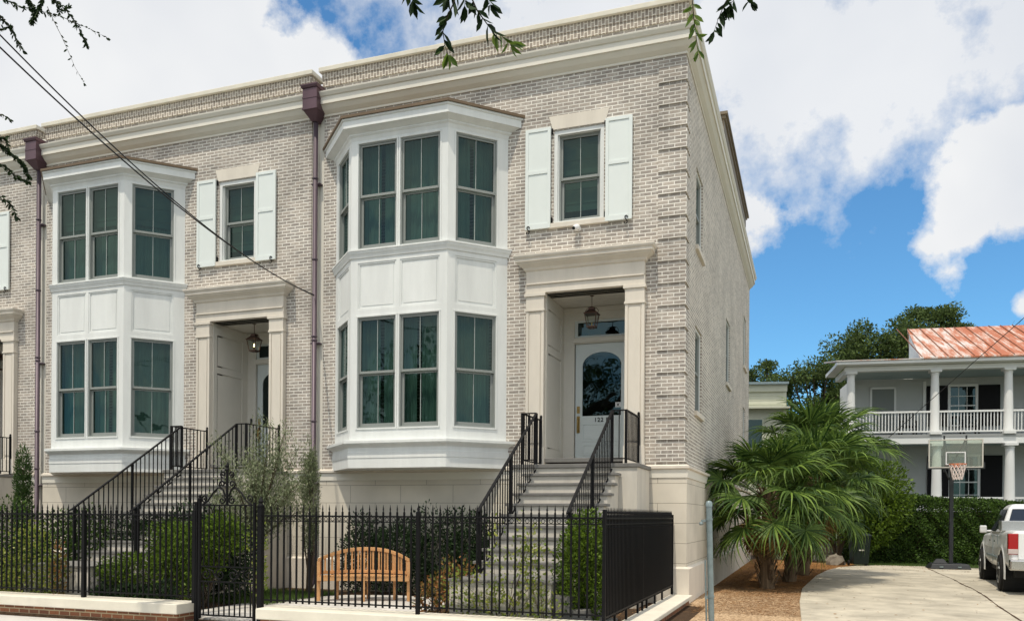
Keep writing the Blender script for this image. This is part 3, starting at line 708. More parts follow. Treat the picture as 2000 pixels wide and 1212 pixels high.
def cornice_loft(x0, x1, ends, y1=16.6, side=False):
    prof = [(.0, 9.93), (.02, 9.93), (.02, 9.97), (.05, 9.99), (.10, 10.03), (.155, 10.10), (.16, 10.115), (.19, 10.118), (.19, 10.26), (.215, 10.27), (.25, 10.33), (.255, 10.355), (0.0, 10.375)]
    m = MB()
    if side:
        m.loft([[(x0, -o, z), (x1+o, -o, z), (x1+o, y1+o*.0, z), (x1-.1, y1, z), (x1-.1, .1, z), (x0, .1, z)] for o, z in prof])
    else:
        m.loft([[(x0, -o, z), (x1, -o, z), (x1, .1, z), (x0, .1, z)] for o, z in prof])
    return m

def townhouse(X0, label, side=False, upper='curtain', lower='curtain', shade='shade', number=None, doorbell=False, lit=False):
    root = thing('brick_townhouse', label, 'townhouse', (X0, 0, 0), group=None)
    xl = -7.68; xr = -.13 if side else -.24
    DEP = 16.3
    w = MB()
    ops = [(-2.76, -1.20, 2.5, 5.80), (-2.62, -1.64, 7.13, 8.90)]
    wall_with_openings(w, xl, xr, 2.5, 9.96, 0, .32, ops)
    w.build('wall', M['brick'], root)
    # dark closing wall behind the openings keeps the rooms closed
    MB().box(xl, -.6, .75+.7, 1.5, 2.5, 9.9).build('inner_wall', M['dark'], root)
    # base storey
    b = MB(); bx1 = -.06 if side else xr+.04
    b.box(xl-.03, bx1, -.045, .3, .66, 2.27)
    bs = b.build('base', M['stucco'], root)
    bp = MB(); bp.box(xl-.03, bx1+.015 if side else bx1, -.06, .3, 2.272, 2.42)
    if side: bp.box(bx1-.25, bx1+.0152, .3, DEP, 2.272, 2.42)
    bp.build('base_band', M['cream'], bs)
    wt = MB()
    e = .10
    wt.loft([[(xl-.03, -o, z), (bx1+o-.045 if side else bx1, -o, z), (bx1+o-.045 if side else bx1, DEP if side else .3, z), (bx1-.3, DEP if side else .3, z), (bx1-.3, .2, z), (xl-.03, .2, z)] for o, z in ((.06, 2.421), (.095, 2.44), (.095, 2.485), (.03, 2.51))])
    wt.build('water_table', M['stone'], bs)
    pl = MB(); px = 0.0 if side else bx1
    pl.box(xl-.03, px, -.105, .3, 0, .60); pl.loft([[(xl-.03, y, z), (px-(0 if z < .64 else .045)*(1 if side else 0), y, z), (px-(0 if z < .64 else .045)*(1 if side else 0), .3, z), (xl-.03, .3, z)] for y, z in ((-.105, .601), (-.105, .63), (-.048, .665))])
    pl.build('plinth', M['stone'], bs)
    # parapet
    p = MB(); p.box(xl-.02, xr+.02 if side else xr, -.02, .3, 10.376, 10.50); 
    p.build('parapet', M['brick'], root)
    s = MB(); s.box(xl-.03, (xr+.03) if side else xr+.01, -.035, .3, 10.56, 10.70); s.box(xl-.04, (xr+.045) if side else xr+.02, -.05, .3, 10.702, 10.845)
    sd_ = s.build('soldier_course', M['soldier'], root)
    s = MB(); s.box(xl-.01, (xr+.005) if side else xr, -.008, .3, 10.502, 10.558); s.build('corbel_course', M['brick'], root)
    c = MB(); c.box(xl-.09, (xr+.11) if side else xr+.06, -.11, .36, 10.847, 10.94); 
    if side: c.box(xr-.3, xr+.11, .36, DEP+.1, 10.847, 10.94)
    c.build('parapet_coping', M['coping'], root, bevel=.008)
    cornice_loft(xl-.02, xr if side else xr+.02, None, DEP+.3, side).build('cornice', M['cream'], root)
    # joint strip and downspout
    js = MB(); js.box(xl-.31, xl-.16, .03, .2, 0, 10.3); js.box(xl-.10, xl, .03, .2, 0, 10.3); js.box(xl-.16, xl-.10, .05, .2, 0, 10.3)
    js.box(xl-.31, xl-.04, .02, .3, 10.30, 10.62)
    js.build('joint_strip', M['cream'], root)
    ds = MB(); sx = xl-.15
    ds.tube([(sx, -.10, 9.85), (sx, -.10, .12), (sx, -.20, .03)], .052, 12)
    for z in (8.6, 6.9, 5.2, 5.28, 3.5, 2.6): ds.lathe([(.058, 0), (.062, .01), (.062, .03), (.058, .04)], (sx, -.10, z), 12)
    for z in (8.5, 5.15, 2.2): ds.box(sx-.1, sx+.1, -.10, .04, z, z+.03)
    dsp = ds.build('downspout', M['pipe'], root, smooth=True)
    ch = MB()
    def rg(hw, y0, z): return [(sx-hw, .0, z), (sx-hw, y0, z), (sx+hw, y0, z), (sx+hw, .0, z)]
    ch.loft([rg(.17, -.34, 10.02), rg(.17, -.34, 10.42)]); ch.loft([rg(.19, -.36, 10.421), rg(.20, -.38, 10.47), rg(.20, -.38, 10.49)])
    ch.loft([rg(.178, -.348, 10.21), rg(.178, -.348, 10.24)])
    ch.loft([rg(.178, -.35, 9.98), rg(.178, -.35, 10.02)]); ch.loft([rg(.06, -.17, 9.80), rg(.165, -.33, 9.98)])
    ch.build('conductor_head', M['copper'], root)
    if side:
        # side wall with window openings (plane x = xr)
        ws = [(1.50, 2.55, 3.66, 5.36), (1.50, 2.55, 6.93, 8.50), (7.8, 8.9, 5.2, 6.93), (13.9, 14.9, 6.7, 8.4), (13.9, 14.9, 3.6, 5.3)]
        sw = MB(); ys = sorted({.32, DEP, *[o[0] for o in ws], *[o[1] for o in ws]})
        for a, b_ in zip(ys[:-1], ys[1:]):
            cur = 2.5
            for o in sorted([o for o in ws if o[0] <= a+1e-6 and o[1] >= b_-1e-6], key=lambda o: o[2]):
                sw.box(xr-.32, xr, a, b_, cur, o[2]); cur = o[3]
            sw.box(xr-.32, xr, a, b_, cur, 9.96)
        sw.build('side_wall', M['brick_side'], root)
        MB().box(xl, xr, DEP-.3+.31, DEP+.3, 0, 10.8).build('rear_wall', M['brick_side'], root)
        MB().box(xl, xr-.33, .4, DEP, 9.97, 10.3).build('roof', M['bronze'], root)
        MB().box(xr-.30, xr+.02, .32, DEP, 10.376, 10.845).build('side_parapet', M['brick_side'], root)
        q = MB(); q.box(xr-.25, bx1, .3, DEP, .66, 2.27); q.build('side_base', M['stucco'], bs)
        q = MB(); q.box(xr-.25, px, .3, DEP, 0, .60); q.loft([[(xr-.25, y, z) for y in (.3,)]+[(x, .3, z)]+[(x, DEP, z)]+[(xr-.25, DEP, z)] for x, z in ((px, .601), (px, .63), (px-.045, .665))]); q.build('side_plinth', M['stone'], bs)
        for (a, b_, za, zb) in ws:
            T = (lambda x: (lambda u, w_, z: (x+w_, u, z)))(xr-.055)
            window(root, T, a+.05, b_-.05, za+.04, zb-.05, 'curtain')
            f = MB(); f.box(xr-.24, xr-.035, a, a+.05, za, zb); f.box(xr-.24, xr-.035, b_-.05, b_, za, zb); f.box(xr-.24, xr-.035, a+.05, b_-.05, zb-.05, zb); f.box(xr-.24, xr-.035, a+.05, b_-.05, za, za+.04)
            f.build('window_surround', M['white'], root)
            MB().box(xr-.12, xr+.06, a-.08, b_+.08, za-.095, za-.002).build('sill', M['stone'], root, bevel=.005)
        # corner quoins
        z = 2.56; n = 0
        while z < 9.5:
            q = MB(); q.box(-.62, xr+.028, -.028, -.001, z, z+.330); q.box(xr+.001, xr+.0279, -.001, .42, z, z+.330)
            q.build('quoin', M['brick'], root); z += .4062; n += 1
        # rear roof storey
        ph = MB(); ph.box(-6.5, -.25, 6.0, 13.6, 10.30, 11.35); ph.build('roof_storey', M['cream_sid'], root)
        ph = MB(); ph.box(-6.6, .0, 5.9, 13.4, 11.42, 11.50); ph.box(-6.5, -.04, 5.95, 13.35, 11.16, 11.419); ph.box(-6.6, .05, 5.85, 13.5, 11.501, 11.57)
        ph.build('roof_storey_eaves', M['bronzewood'], root)
    bay(root, upper, lower)
    facade_window(root, shade)
    portal(root, sticker=bool(number), number=number)
    stairs(root)
    railing(root, -2.54, -2.80); railing(root, -1.17, -.93)
    if doorbell:
        MB().box(-2.65, -2.60, 1.18, 1.199, 3.68, 3.80).build('doorbell', M['plastic'], root, bevel=.004)
    return root
M['bronzewood'] = mat('brown_eaves', (.21, .17, .12), .6, .3, var=.2)
townhouse(0, 'cream brick corner townhouse at the right end of the row with quoined corner', side=True, number='122 D')
townhouse(-7.75, 'cream brick townhouse in the middle between two purple downspouts', upper='half', lower='curtain', doorbell=True)
townhouse(-15.5, 'cream brick townhouse cut off by the left edge, only its doorway pilaster and shutter showing')

# lanterns, camera on the wall
def lantern(x, y, label, lit):
    t = thing('hanging_lantern', label, 'lantern', (x, y, 5.20), group='copper lanterns in the porches')
    b = MB(); w0, w1 = .075, .115
    def sq(h, z): return [(-h, -h, z), (h, -h, z), (h, h, z), (-h, h, z)]
    for sx in (-1, 1):
        for sy in (-1, 1):
            b.bar((sx*w0, sy*w0, .0), (sx*w1, sy*w1, .24), .014, .014)
    b.loft([sq(.085, -.015), sq(.085, .01)]); b.loft([sq(.05, -.03), sq(.07, -.015)]); b.loft([sq(.13, .24), sq(.135, .255)])
    b.loft([sq(.125, .256), sq(.05, .335)]); b.loft([sq(.055, .335), sq(.055, .36)]); b.loft([sq(.065, .36), sq(.012, .395)])
    b.tube([(0, 0, .39), (0, 0, .60)], .007, 6); b.lathe([(.02, .585), (.045, .60)], (0, 0, 0), 10)
    b.tube([(-.11, -.0, .255), (-.13, 0, .31), (-.09, 0, .36), (-.03, 0, .38)], .006, 5); b.tube([(.11, 0, .255), (.13, 0, .31), (.09, 0, .36), (.03, 0, .38)], .006, 5)
    b.build('lantern_frame', M['copperdark'], t)
    g = MB(); g.loft([sq(w0-.006, .012), sq(w1-.008, .238)], cap=False); g.build('glass', M['clearglass'], t)
    f = MB(); f.lathe([(.012, .015), (.012, .07), (.02, .08), (.02, .085)], (0, 0, 0), 8); f.build('burner', M['brass'], t)
    if lit:
        f = MB(); f.lathe([(.004, .086), (.02, .10), (.016, .13), (.002, .165)], (0, 0, 0), 8); f.build('flame', M['flame'], t)
M['copperdark'] = mat('dark_copper', (.10, .055, .04), .4, .5, metal=.6, var=.3, vscale=20)
lantern(-1.95, .38, 'dark copper lantern hanging in the porch of the corner townhouse above the door numbered 122', False)
lantern(-9.70, .38, 'lit copper lantern with a small flame hanging in the porch of the middle townhouse', True)
lantern(-17.45, .38, 'copper lantern in the porch cut off at the left edge', False)
t = thing('security_camera', 'small white dome security camera under the sill of the corner townhouse window', 'camera', (-2.12, 0, 6.98))
MB().lathe([(.05, 0), (.05, .03)], (0, 0, 0), 12).build('mount', M['whitepl'], t, loc=(0, 0, .0)).rotation_euler = (R(90), 0, 0)
b = MB(); pr = [(.012, -.075), (.045, -.06), (.062, -.02), (.062, .02), (.05, .05), (.02, .065)]
o = MB().lathe(pr, (0, 0, 0), 16).build('camera_body', M['whitepl'], t, smooth=True, loc=(-.02, -.085, 0)); o.rotation_euler = (R(-62), 0, R(-25))
o2 = MB().lathe([(.03, -.085), (.034, -.055)], (0, 0, 0), 12).build('lens', M['iron'], o)
o3 = MB().box(-.05, .05, 0, .09, -.03, .03)
o2.rotation_euler = (0, 0, 0); o.rotation_euler = (R(-70), 0, R(-35))

# ------------------------------------------------------------------ boundary walls
FYL = -5.40
def boundary(name, label, x0, x1):
    t = thing(name, label, 'garden wall', (0, 0, 0))
    MB().box(x0+.04, x1-.04, FYL-.19, FYL+.19, -.19, .115).build('brick_base', M['redbrick'], t)
    MB().box(x0, x1, FYL-.25, FYL+.25, .117, .265).build('coping', M['coping'], t, bevel=.012)
    return t
boundary('low_garden_wall', 'low red brick wall with pale stone coping left of the iron gate', -17.5, -6.46)
t = boundary('low_garden_wall', 'low garden wall with pale stone coping right of the iron gate, turning along the driveway', -5.12, .02)
MB().box(-.27, .0, FYL+.26, -.12, 0.003, .10).build('brick_base', M['redbrick'], t)
MB().box(-.33, .06, FYL+.251, -.11, .102, .17).build('coping', M['coping'], t, bevel=.012)

# ------------------------------------------------------------------ iron fences
def spear(mb, x, y, z, r=.011):
    mb.lathe([(r*.9, 0), (r*.75, .02), (r*1.15, .03), (.001, .10)], (x, y, z), 6)
pk = MB(); pk.box(-.0105, .0105, -.0105, .0105, 0, 1.27); spear(pk, 0, 0, 1.27, .0105); pk.lathe([(.009, 1.10), (.017, 1.115), (.009, 1.13)], (0, 0, 0), 6)
proto_picket = None
def picket(parent, x, y, z, h=None):
    global proto_picket
    if proto_picket is None:
        proto_picket = pk.build('picket', M['iron'], parent, loc=(x, y, z)); return
    c = clone(proto_picket, parent, (x, y, z))
def fpost(mb, x, y, z0, z1, w=.028):
    mb.box(x-w, x+w, y-w, y+w, z0, z1); mb.lathe([(w*.9, 0), (w*.6, .015), (w*.95, .035), (w*.3, .07), (.001, .12)], (x, y, z1), 8)
def fence_run(t, p0, p1, n, zb=.325, zrail=1.535, skip=()):
    p0, p1 = Vector(p0), Vector(p1); d = p1-p0
    r = MB()
    r.bar((p0.x, p0.y, zrail), (p1.x, p1.y, zrail), .034, .022); r.bar((p0.x, p0.y, zb+.035), (p1.x, p1.y, zb+.035), .03, .018)
    r.bar((p0.x, p0.y, zrail-.075), (p1.x, p1.y, zrail-.075), .02, .012)
    dn = d.normalized(); L_ = d.length
    k = int(L_/.106)
    for i in range(n):
        c = p0+d*((i+.0)/n) + dn*(.5*L_/n)
        pts = [(c.x+dn.x*.026*math.cos(a), c.y+dn.y*.026*math.cos(a), zrail-.04+.026*math.sin(a)) for a in np.linspace(0, 2*math.pi, 9)]
        r.tube(pts, .0045, 4, cap=False)
    o = r.build('rail', M['iron'], t)
    for i in range(1, n):
        if i in skip: continue
        p = p0+d*(i/n); picket(t, p.x, p.y, zb)
fl_ = thing('iron_fence', 'black iron picket fence on the brick wall left of the gate', 'fence', (0, 0, 0), group='black iron garden fences')
fence_run(fl_, (-17.3, FYL), (-12.5, FYL), 40); fence_run(fl_, (-12.5, FYL), (-8.44, FYL), 38); fence_run(fl_, (-8.44, FYL), (-6.36, FYL), 20)
for x in (-12.5, -8.44, -6.36):
    p = MB(); fpost(p, x, FYL, .265, 1.60); p.build('post', M['iron'], fl_)
fr_ = thing('iron_fence', 'black iron picket fence right of the gate in front of the teak bench and stairs', 'fence', (0, 0, 0), group='black iron garden fences')
fence_run(fr_, (-5.15, FYL), (-2.78, FYL), 23); fence_run(fr_, (-2.78, FYL), (-.30, FYL), 24)
for x in (-2.78,):
    p = MB(); fpost(p, x, FYL, .265, 1.60, .024); p.build('post', M['iron'], fr_)
p = MB(); p.box(-.32, -.28, FYL-.02, FYL+.02, .265, 1.64); p.build('post', M['iron'], fr_)
p = MB(); p.box(-5.26, -5.19, FYL-.035, FYL+.035, -.02, 1.66); p.lathe([(.05, 0), (.05, .02), (.035, .03), (.025, .05), (.038, .075), (.010, .13), (.001, .16)], (-5.225, FYL, 1.66), 10); p.build('gate_post', M['iron'], fr_)
fs_ = thing('iron_fence', 'black iron side fence seen nearly edge-on between the garden and the gravel', 'fence', (0, 0, 0), group='black iron garden fences')
fence_run(fs_, (-.30, FYL+.05), (-.30, -.16), 62, zb=.30, zrail=1.535)
for y in (-1.2, -1.9, -2.6, -3.3, -4.1, -4.8, -2.95):
    p = MB(); p.box(-.315, -.285, y-.015, y+.015, .17, 1.58 if y == -2.95 else .34); p.build('post', M['iron'], fs_)
p = MB(); p.box(-.32, -.28, -.16, -.12, .17, 1.60); p.build('post', M['iron'], fs_)

# gate with scrollwork
g = thing('iron_gate', 'black iron garden gate with scrolled crest and finial', 'gate', (-5.80, FYL, 0))
gf = MB(); w = .455
gf.box(-w-.095, -w-.05, -.022, .022, -.04, 1.70); gf.box(-w-.035, -w-.0, -.02, .02, .05, 1.76)
gf.box(w, w+.03, -.018, .018, .05, 1.72)
gf.lathe([(.03, 0), (.036, .015), (.02, .03), (.026, .05), (.001, .075)], (-w-.018, 0, 1.76), 8); gf.box(-w-.10, -w-.045, -.027, .027, 1.70, 1.73)
for z in (.10, .585, .80, 1.68): gf.bar((-w, 0, z), (w, 0, z), .022, .02)
gf.build('gate_frame', M['iron'], g)
for i in range(10):
    x = -w+.09*(i+.5)+.01
    MB().box(x-.008, x+.008, -.008, .008, .10, .585).build('picket', M['iron'], g)
    MB().box(x-.008, x+.008, -.008, .008, .80, 1.68).build('picket', M['iron'], g)
def spiral(cx, cz, r0, a0, turns, sgn=1, n=26):
    return [(cx+r0*(1-.8*k/n)*math.cos(a0+sgn*turns*2*math.pi*k/n), 0, cz+r0*(1-.8*k/n)*math.sin(a0+sgn*turns*2*math.pi*k/n)) for k in range(n+1)]
class SC:
    def tube(s, pts, r, n=5): MB().tube(pts, r*1.5, n).build('scroll', M['iron'], g)
sc = SC()
for s in (-1, 1):
    sc.tube(spiral(s*.36, .69, .085, R(90), 1.4, s), .007, 5); sc.tube(spiral(s*.11, .69, .085, R(90), 1.4, -s), .007, 5)
    sc.tube([(s*.36, 0, .775), (s*.24, 0, .74), (s*.2, 0, .66), (s*.11, 0, .605)], .007, 5)
    # crest
    sc.tube([(s*.42, 0, 1.69), (s*.33, 0, 1.74), (s*.24, 0, 1.86), (s*.15, 0, 1.93), (s*.07, 0, 1.90), (s*.03, 0, 1.80)], .009, 6)
    sc.tube(spiral(s*.385, 1.775, .055, R(-60 if s > 0 else 240), 1.2, s), .008, 5)
    sc.tube(spiral(s*.085, 1.75, .06, R(90), 1.3, s), .008, 5)
    sc.tube(spiral(s*.085, 1.98, .058, R(-90), 1.3, s), .008, 5); sc.tube(spiral(s*.07, 2.12, .05, R(-90), 1.3, s), .008, 5)
sc = MB(); sc.box(-.014, .014, -.014, .014, 1.68, 2.17); sc.lathe([(.02, 0), (.03, .02), (.018, .04), (.026, .07), (.001, .13)], (0, 0, 2.17), 8)
sc.build('finial', M['iron'], g)

# leaning galvanised gate post beside the gravel
t = thing('galvanised_post', 'weathered galvanised gate post leaning beside the gravel in front of the corner townhouse', 'post', (.88, -4.50, 0))
t.rotation_euler = (0, R(-1.6), 0)
p = MB(); p.tube([(0, 0, -.05), (0, 0, 1.70)], .037, 16); p.lathe([(.042, 0), (.042, .05), (.030, .07), (.004, .078)], (0, 0, 1.69), 16)
for z in (.55, 1.52): p.lathe([(.044, 0), (.044, .025)], (0, 0, z), 16)
p.build('pipe', M['galv'], t, smooth='auto')
p = MB(); p.tube([(-.06, -.01, .12), (-.06, -.01, 1.02)], .011, 8); p.box(-.075, -.03, -.02, .0, .53, .57); p.build('latch_rod', M['galv'], t)
p = MB(); p.box(-.10, -.04, -.012, .012, 1.50, 1.53); p.lathe([(.02, -.02), (.028, 0), (.02, .02)], (-.10, 0, 1.48), 8); p.build('clamp', M['galv'], t)

# ------------------------------------------------------------------ teak bench
t = thing('garden_bench', 'new teak bench with an arched slatted back on the pale patio', 'bench', (-5.47, -2.05, .03), rz=R(21))
HW = .81
def cv(u): return .24*(u/HW)**2           # the seat curves forward at the ends
def topz(u): return .91-.19*(abs(u)/HW)**2.3
N = 28; us = [-HW+2*HW*i/N for i in range(N+1)]
def strip(mb, f0, w, h, us=us):
    rings = [[(u, y-w/2, z-h/2), (u, y+w/2, z-h/2), (u, y+w/2, z+h/2), (u, y-w/2, z+h/2)] for u, (y, z) in ((u, f0(u)) for u in us)]
    mb.loft(rings)
bk = lambda u: .27-.42*(u/HW)**2           # back rail sweeps round to meet the end legs
m = MB(); strip(m, lambda u: (bk(u), topz(u)), .055, .065); strip(m, lambda u: (bk(u), .50), .03, .06); m.build('back_rail', M['teak'], t, bevel=.006)
for i in range(1, 30):
    u = -HW+2*HW*i/30
    if abs(u) < .03: continue
    MB().box(u-.016, u+.016, bk(u)-.010, bk(u)+.010, .53, topz(u)-.03).build('back_slat', M['teak'], t)
m = MB(); strip(m, lambda u: (-.20-.03*(u/HW)**2, .40), .035, .07); strip(m, lambda u: (bk(u)-.04, .38), .035, .07); m.build('seat_frame', M['teak'], t)
for i in range(34):
    u = -HW+.03+(2*HW-.06)*i/33
    MB().box(u-.019, u+.019, -.235, max(bk(u)-.03, -.15), .436, .456).build('seat_slat', M['teak'], t)
for u in (-HW+.01, HW-.01):
    MB().box(u-.034, u+.034, bk(u)-.034, bk(u)+.034, 0, topz(u)-.03).build('leg', M['teak'], t, bevel=.005)
MB().box(-.032, .032, -.232, -.168, 0, .435).build('leg', M['teak'], t, bevel=.005)
for u in (-.52, 0.02, .52):
    MB().box(u-.030, u+.030, bk(u)+.0, bk(u)+.055, 0, topz(u)-.03).build('leg', M['teak'], t, bevel=.005)

# ------------------------------------------------------------------ foliage tools
def rand_unit(n):
    v = rng.normal(size=(n, 3)); return v/np.linalg.norm(v, axis=1, keepdims=True)
def leaf_quads(P, D, Nn, L, W):
    """diamond leaves at P along D, width direction from D x Nn"""
    D = D/np.linalg.norm(D, axis=1, keepdims=True); S = np.cross(D, Nn); S /= (np.linalg.norm(S, axis=1, keepdims=True)+1e-9)
    L = np.asarray(L).reshape(-1, 1); W = np.asarray(W).reshape(-1, 1)
    a = P; b = P+D*L*.45+S*W*.5; c = P+D*L; d = P+D*L*.45-S*W*.5
    return np.stack([a, b, c, d], axis=1)
def blob_points(n, c, r, shell=.55, lump=.18, seed=0, box=False):
    g = np.random.default_rng(seed); u = g.normal(size=(n, 3)); u /= np.linalg.norm(u, axis=1, keepdims=True)
    k = g.normal(size=(7, 3))*2.2; ph = g.uniform(0, 6.28, 7)
    lf = 1+lump*np.sin(u@k.T+ph).sum(1)/2.2
    rad = (shell+(1-shell)*g.uniform(0, 1, n)**.5)*lf
    if box:
        u = u/np.maximum(np.abs(u).max(1, keepdims=True), .001)*.82+u*.18
    return np.array(c)+u*rad[:, None]*np.array(r), u
def foliage(name, m, blobs, parent, n, L, W, shell=.5, lump=.18, seed=1, up=.3, box=False, loc=None, zmin=.03):
    out = []; vol = [b[1][0]*b[1][1]*b[1][2] for b in blobs]; area = [v**(2/3) for v in vol]; s = sum(area)
    for i, (c, r) in enumerate(blobs):
        k = max(20, int(n*area[i]/s)); P, u = blob_points(k, c, r, shell, lump, seed*100+i, box)
        D = u*.7+rand_unit(k)*.8+np.array([0, 0, up]); ll = L*rng.uniform(.6, 1.3, k); ww = W*rng.uniform(.6, 1.2, k)
        out.append(leaf_quads(P, D, rand_unit(k), ll, ww))
    V = np.concatenate(out); V = V[V[:, :, 2].min(1) > zmin]
    return arrmesh(name, V, m, parent, loc)
def twigs(parent, base, tips, r=.012, m=None, name='stems'):
    mb = MB()
    for tp in tips:
        a = Vector(base)+Vector((random.uniform(-.06, .06), random.uniform(-.06, .06), 0)); b = Vector(tp); mid = a.lerp(b, .5)+Vector((random.uniform(-.08, .08), random.uniform(-.08, .08), .05))
        mb.tube([a, mid, b], [r, r*.7, r*.3], 5)
    return mb.build(name, m or M['trunk'], parent)

def shrub(name, label, cat, loc, blobs, m, n, L, W, seed, group=None, shell=.35, lump=.22, stems=6, up=.3, box=False, sr=.012):
    t = thing(name, label, cat, loc, group=group)
    foliage('leaves', m, blobs, t, n, L, W, shell, lump, seed, up, box)
    tips = []
    for i in range(stems):
        c, r = blobs[i % len(blobs)]
        u = rand_unit(1)[0]; tips.append(tuple(np.array(c)+u*np.array(r)*.75))
    twigs(t, (0, 0, 0), tips, sr)
    return t

# --- garden of the corner townhouse
shrub('evergreen_hedge', 'dark evergreen hedge behind the teak bench below the bay window', 'hedge', (-5.2, -.62, 0), [((-1.1, 0, .75), (.55, .38, .78)), ((-.3, 0, .75), (.55, .38, .75)), ((.5, 0, .78), (.6, .38, .8)), ((1.25, 0, .82), (.55, .4, .80)), ((1.7, -.5, .6), (.45, .4, .6))], M['hedged'], 20000, .075, .034, 3, stems=10)
shrub('russet_shrub', 'loose shrub with orange and russet leaves right of the bench', 'shrub', (-2.95, -4.3, 0), [((0, 0, .45), (.38, .3, .38)), ((.35, -.2, .7), (.28, .25, .35)), ((-.3, .2, .32), (.3, .25, .28))], M['red'], 1100, .065, .04, 4, shell=.2, stems=10)
shrub('climbing_rose', 'sparse yellow-green shrub against the stair pedestal behind the fence', 'shrub', (-1.75, -5.0, 0), [((.15, 0, .75), (.5, .14, .75)), ((-.6, 0, .55), (.4, .15, .45)), ((.4, 0, 1.2), (.25, .12, .35)), ((-.1, 0, .35), (.7, .15, .32))], M['yellow'], 1100, .06, .035, 5, shell=.1, stems=16, sr=.006)
shrub('boxwood_shrub', 'dense upright green shrub between the stairs and the black side fence', 'shrub', (-.82, -4.55, 0), [((0, 0, .70), (.33, .4, .72)), ((.02, .1, 1.2), (.26, .35, .38)), ((.05, .9, .8), (.3, .5, .7))], M['bright'], 15000, .05, .03, 6, stems=8)
shrub('climbing_rose', 'thin vine with yellow-green leaves low on the fence beside the dense upright shrub', 'shrub', (-1.15, -5.15, 0), [((0, 0, .4), (.25, .1, .35)), ((-.15, 0, .9), (.18, .1, .5))], M['yellow'], 350, .055, .032, 15, shell=.1, stems=8, sr=.005)
# olive tree in front of the joint between the houses
t = thing('olive_tree', 'airy grey-green olive tree in front of the downspout between two houses', 'tree', (-7.45, -2.5, 0))
tr = MB(); random.seed(5)
tr.tube([(0, 0, 0), (.03, .02, .6), (-.02, 0, 1.15)], [.045, .04, .034], 8)
tips = []
for i in range(42):
    a = random.uniform(0, 6.28); rr = random.uniform(.15, 1.0); z = random.uniform(1.65, 3.5-.45*rr)
    b = Vector((-.02, 0, 1.05)); e = Vector((rr*math.cos(a)*1.05, rr*math.sin(a)*.8, z)); mid = b.lerp(e, .5)+Vector((0, 0, .08)); tr.tube([b, mid, e], [.014, .009, .003], 5); tips.append((b, mid, e))
tr.build('trunk', M['trunk'], t)
P = []; D = []
for b, mid, e in tips:
    for k in range(300):
        q = random.random()**.7; p = (b.lerp(mid, q*2) if q < .5 else mid.lerp(e, q*2-1)) + Vector((random.gauss(0, .085), random.gauss(0, .085), random.gauss(0, .11)))
        P.append(p); D.append(Vector((random.gauss(0, .5), random.gauss(0, .5), .7+random.random()*.4)))
arrmesh('leaves', leaf_quads(np.array(P), np.array(D), rand_unit(len(P)), rng.uniform(.045, .08, len(P)), .019), M['olive'], t)
shrub('columnar_shrub', 'slender upright podocarpus against the joint of the houses behind the bench end', 'shrub', (-6.85, -1.7, 0), [((0, 0, 2.0), (.15, .15, .8)), ((.03, 0, 1.2), (.14, .14, .5)), ((.02, 0, 2.5), (.10, .10, .35)), ((-.12, .05, 2.1), (.13, .12, .5))], M['olive'], 5200, .065, .017, 8, stems=8, up=.8, shell=.1, sr=.02)
shrub('boxwood_shrub', 'tall bright green shrub seen through the iron gate', 'shrub', (-7.35, -4.0, 0), [((0, 0, .95), (.40, .38, .52)), ((.25, .2, 1.2), (.33, .33, .34)), ((-.4, 0, .95), (.38, .33, .5))], M['bright'], 8000, .06, .034, 9, stems=10)
shrub('boxwood_shrub', 'broad bright green shrub behind the fence panel left of the gate', 'shrub', (-8.0, -4.7, 0), [((-.1, 0, .62), (.42, .3, .40)), ((.55, .1, .75), (.42, .3, .60)), ((-.55, 0, .5), (.3, .28, .33)), ((.2, .5, 1.0), (.5, .3, .5))], M['bright'], 9000, .055, .032, 10, stems=10)
shrub('evergreen_shrub', 'dark shrub mass behind the bright shrubs in the middle garden', 'shrub', (-9.2, -3.3, 0), [((-.4, .2, .85), (.5, .4, .75)), ((.4, .3, .85), (.55, .4, .78)), ((1.2, .2, .85), (.6, .4, .8)), ((.0, .9, .85), (.6, .4, .7)), ((1.9, .0, .7), (.4, .4, .6))], M['hedged'], 16000, .075, .038, 11, stems=10)
shrub('evergreen_shrub', 'low dark leafy shrub between the path and the left fence panel', 'shrub', (-7.9, -5.02, 0), [((0, 0, .22), (.40, .13, .24)), ((.6, 0, .25), (.35, .13, .25)), ((-.5, 0, .22), (.3, .13, .2))], M['hedged'], 2600, .07, .036, 12, stems=6)
shrub('climbing_rose', 'yellow-green and rusty rose bush behind the far left fence', 'shrub', (-10.0, -5.02, 0), [((0, 0, .95), (.55, .16, .5)), ((.5, 0, .55), (.35, .14, .5)), ((-.7, 0, .5), (.5, .15, .45)), ((-.1, 0, .35), (.7, .14, .32))], M['yellow'], 2600, .06, .036, 13, shell=.15, stems=16, sr=.006)
shrub('evergreen_shrub', 'dark green shrub behind the rose bush at the left edge', 'shrub', (-12.0, -3.6, 0), [((-.2, 0, .8), (.7, .4, .75)), ((.9, .1, .8), (.6, .4, .75)), ((1.6, .2, .8), (.45, .4, .7)), ((-1.1, 0, .75), (.6, .4, .75))], M['hedge'], 14000, .07, .036, 14, stems=8)
shrub('russet_shrub', 'small shrub with golden leaves in front of the left stair pedestal', 'shrub', (-9.15, -5.12, 0), [((-.1, 0, .65), (.16, .10, .5))], M['red'], 300, .06, .036, 16, shell=.1, stems=7, sr=.006)
shrub('climbing_rose', 'thin shrub with yellow-green leaves just right of the gate seen against the grey base', 'shrub', (-6.3, -4.0, 0), [((0, 0, 1.0), (.14, .14, .5)), ((.05, 0, .5), (.12, .12, .4))], M['yellow'], 260, .07, .045, 17, shell=.1, stems=7, sr=.006)
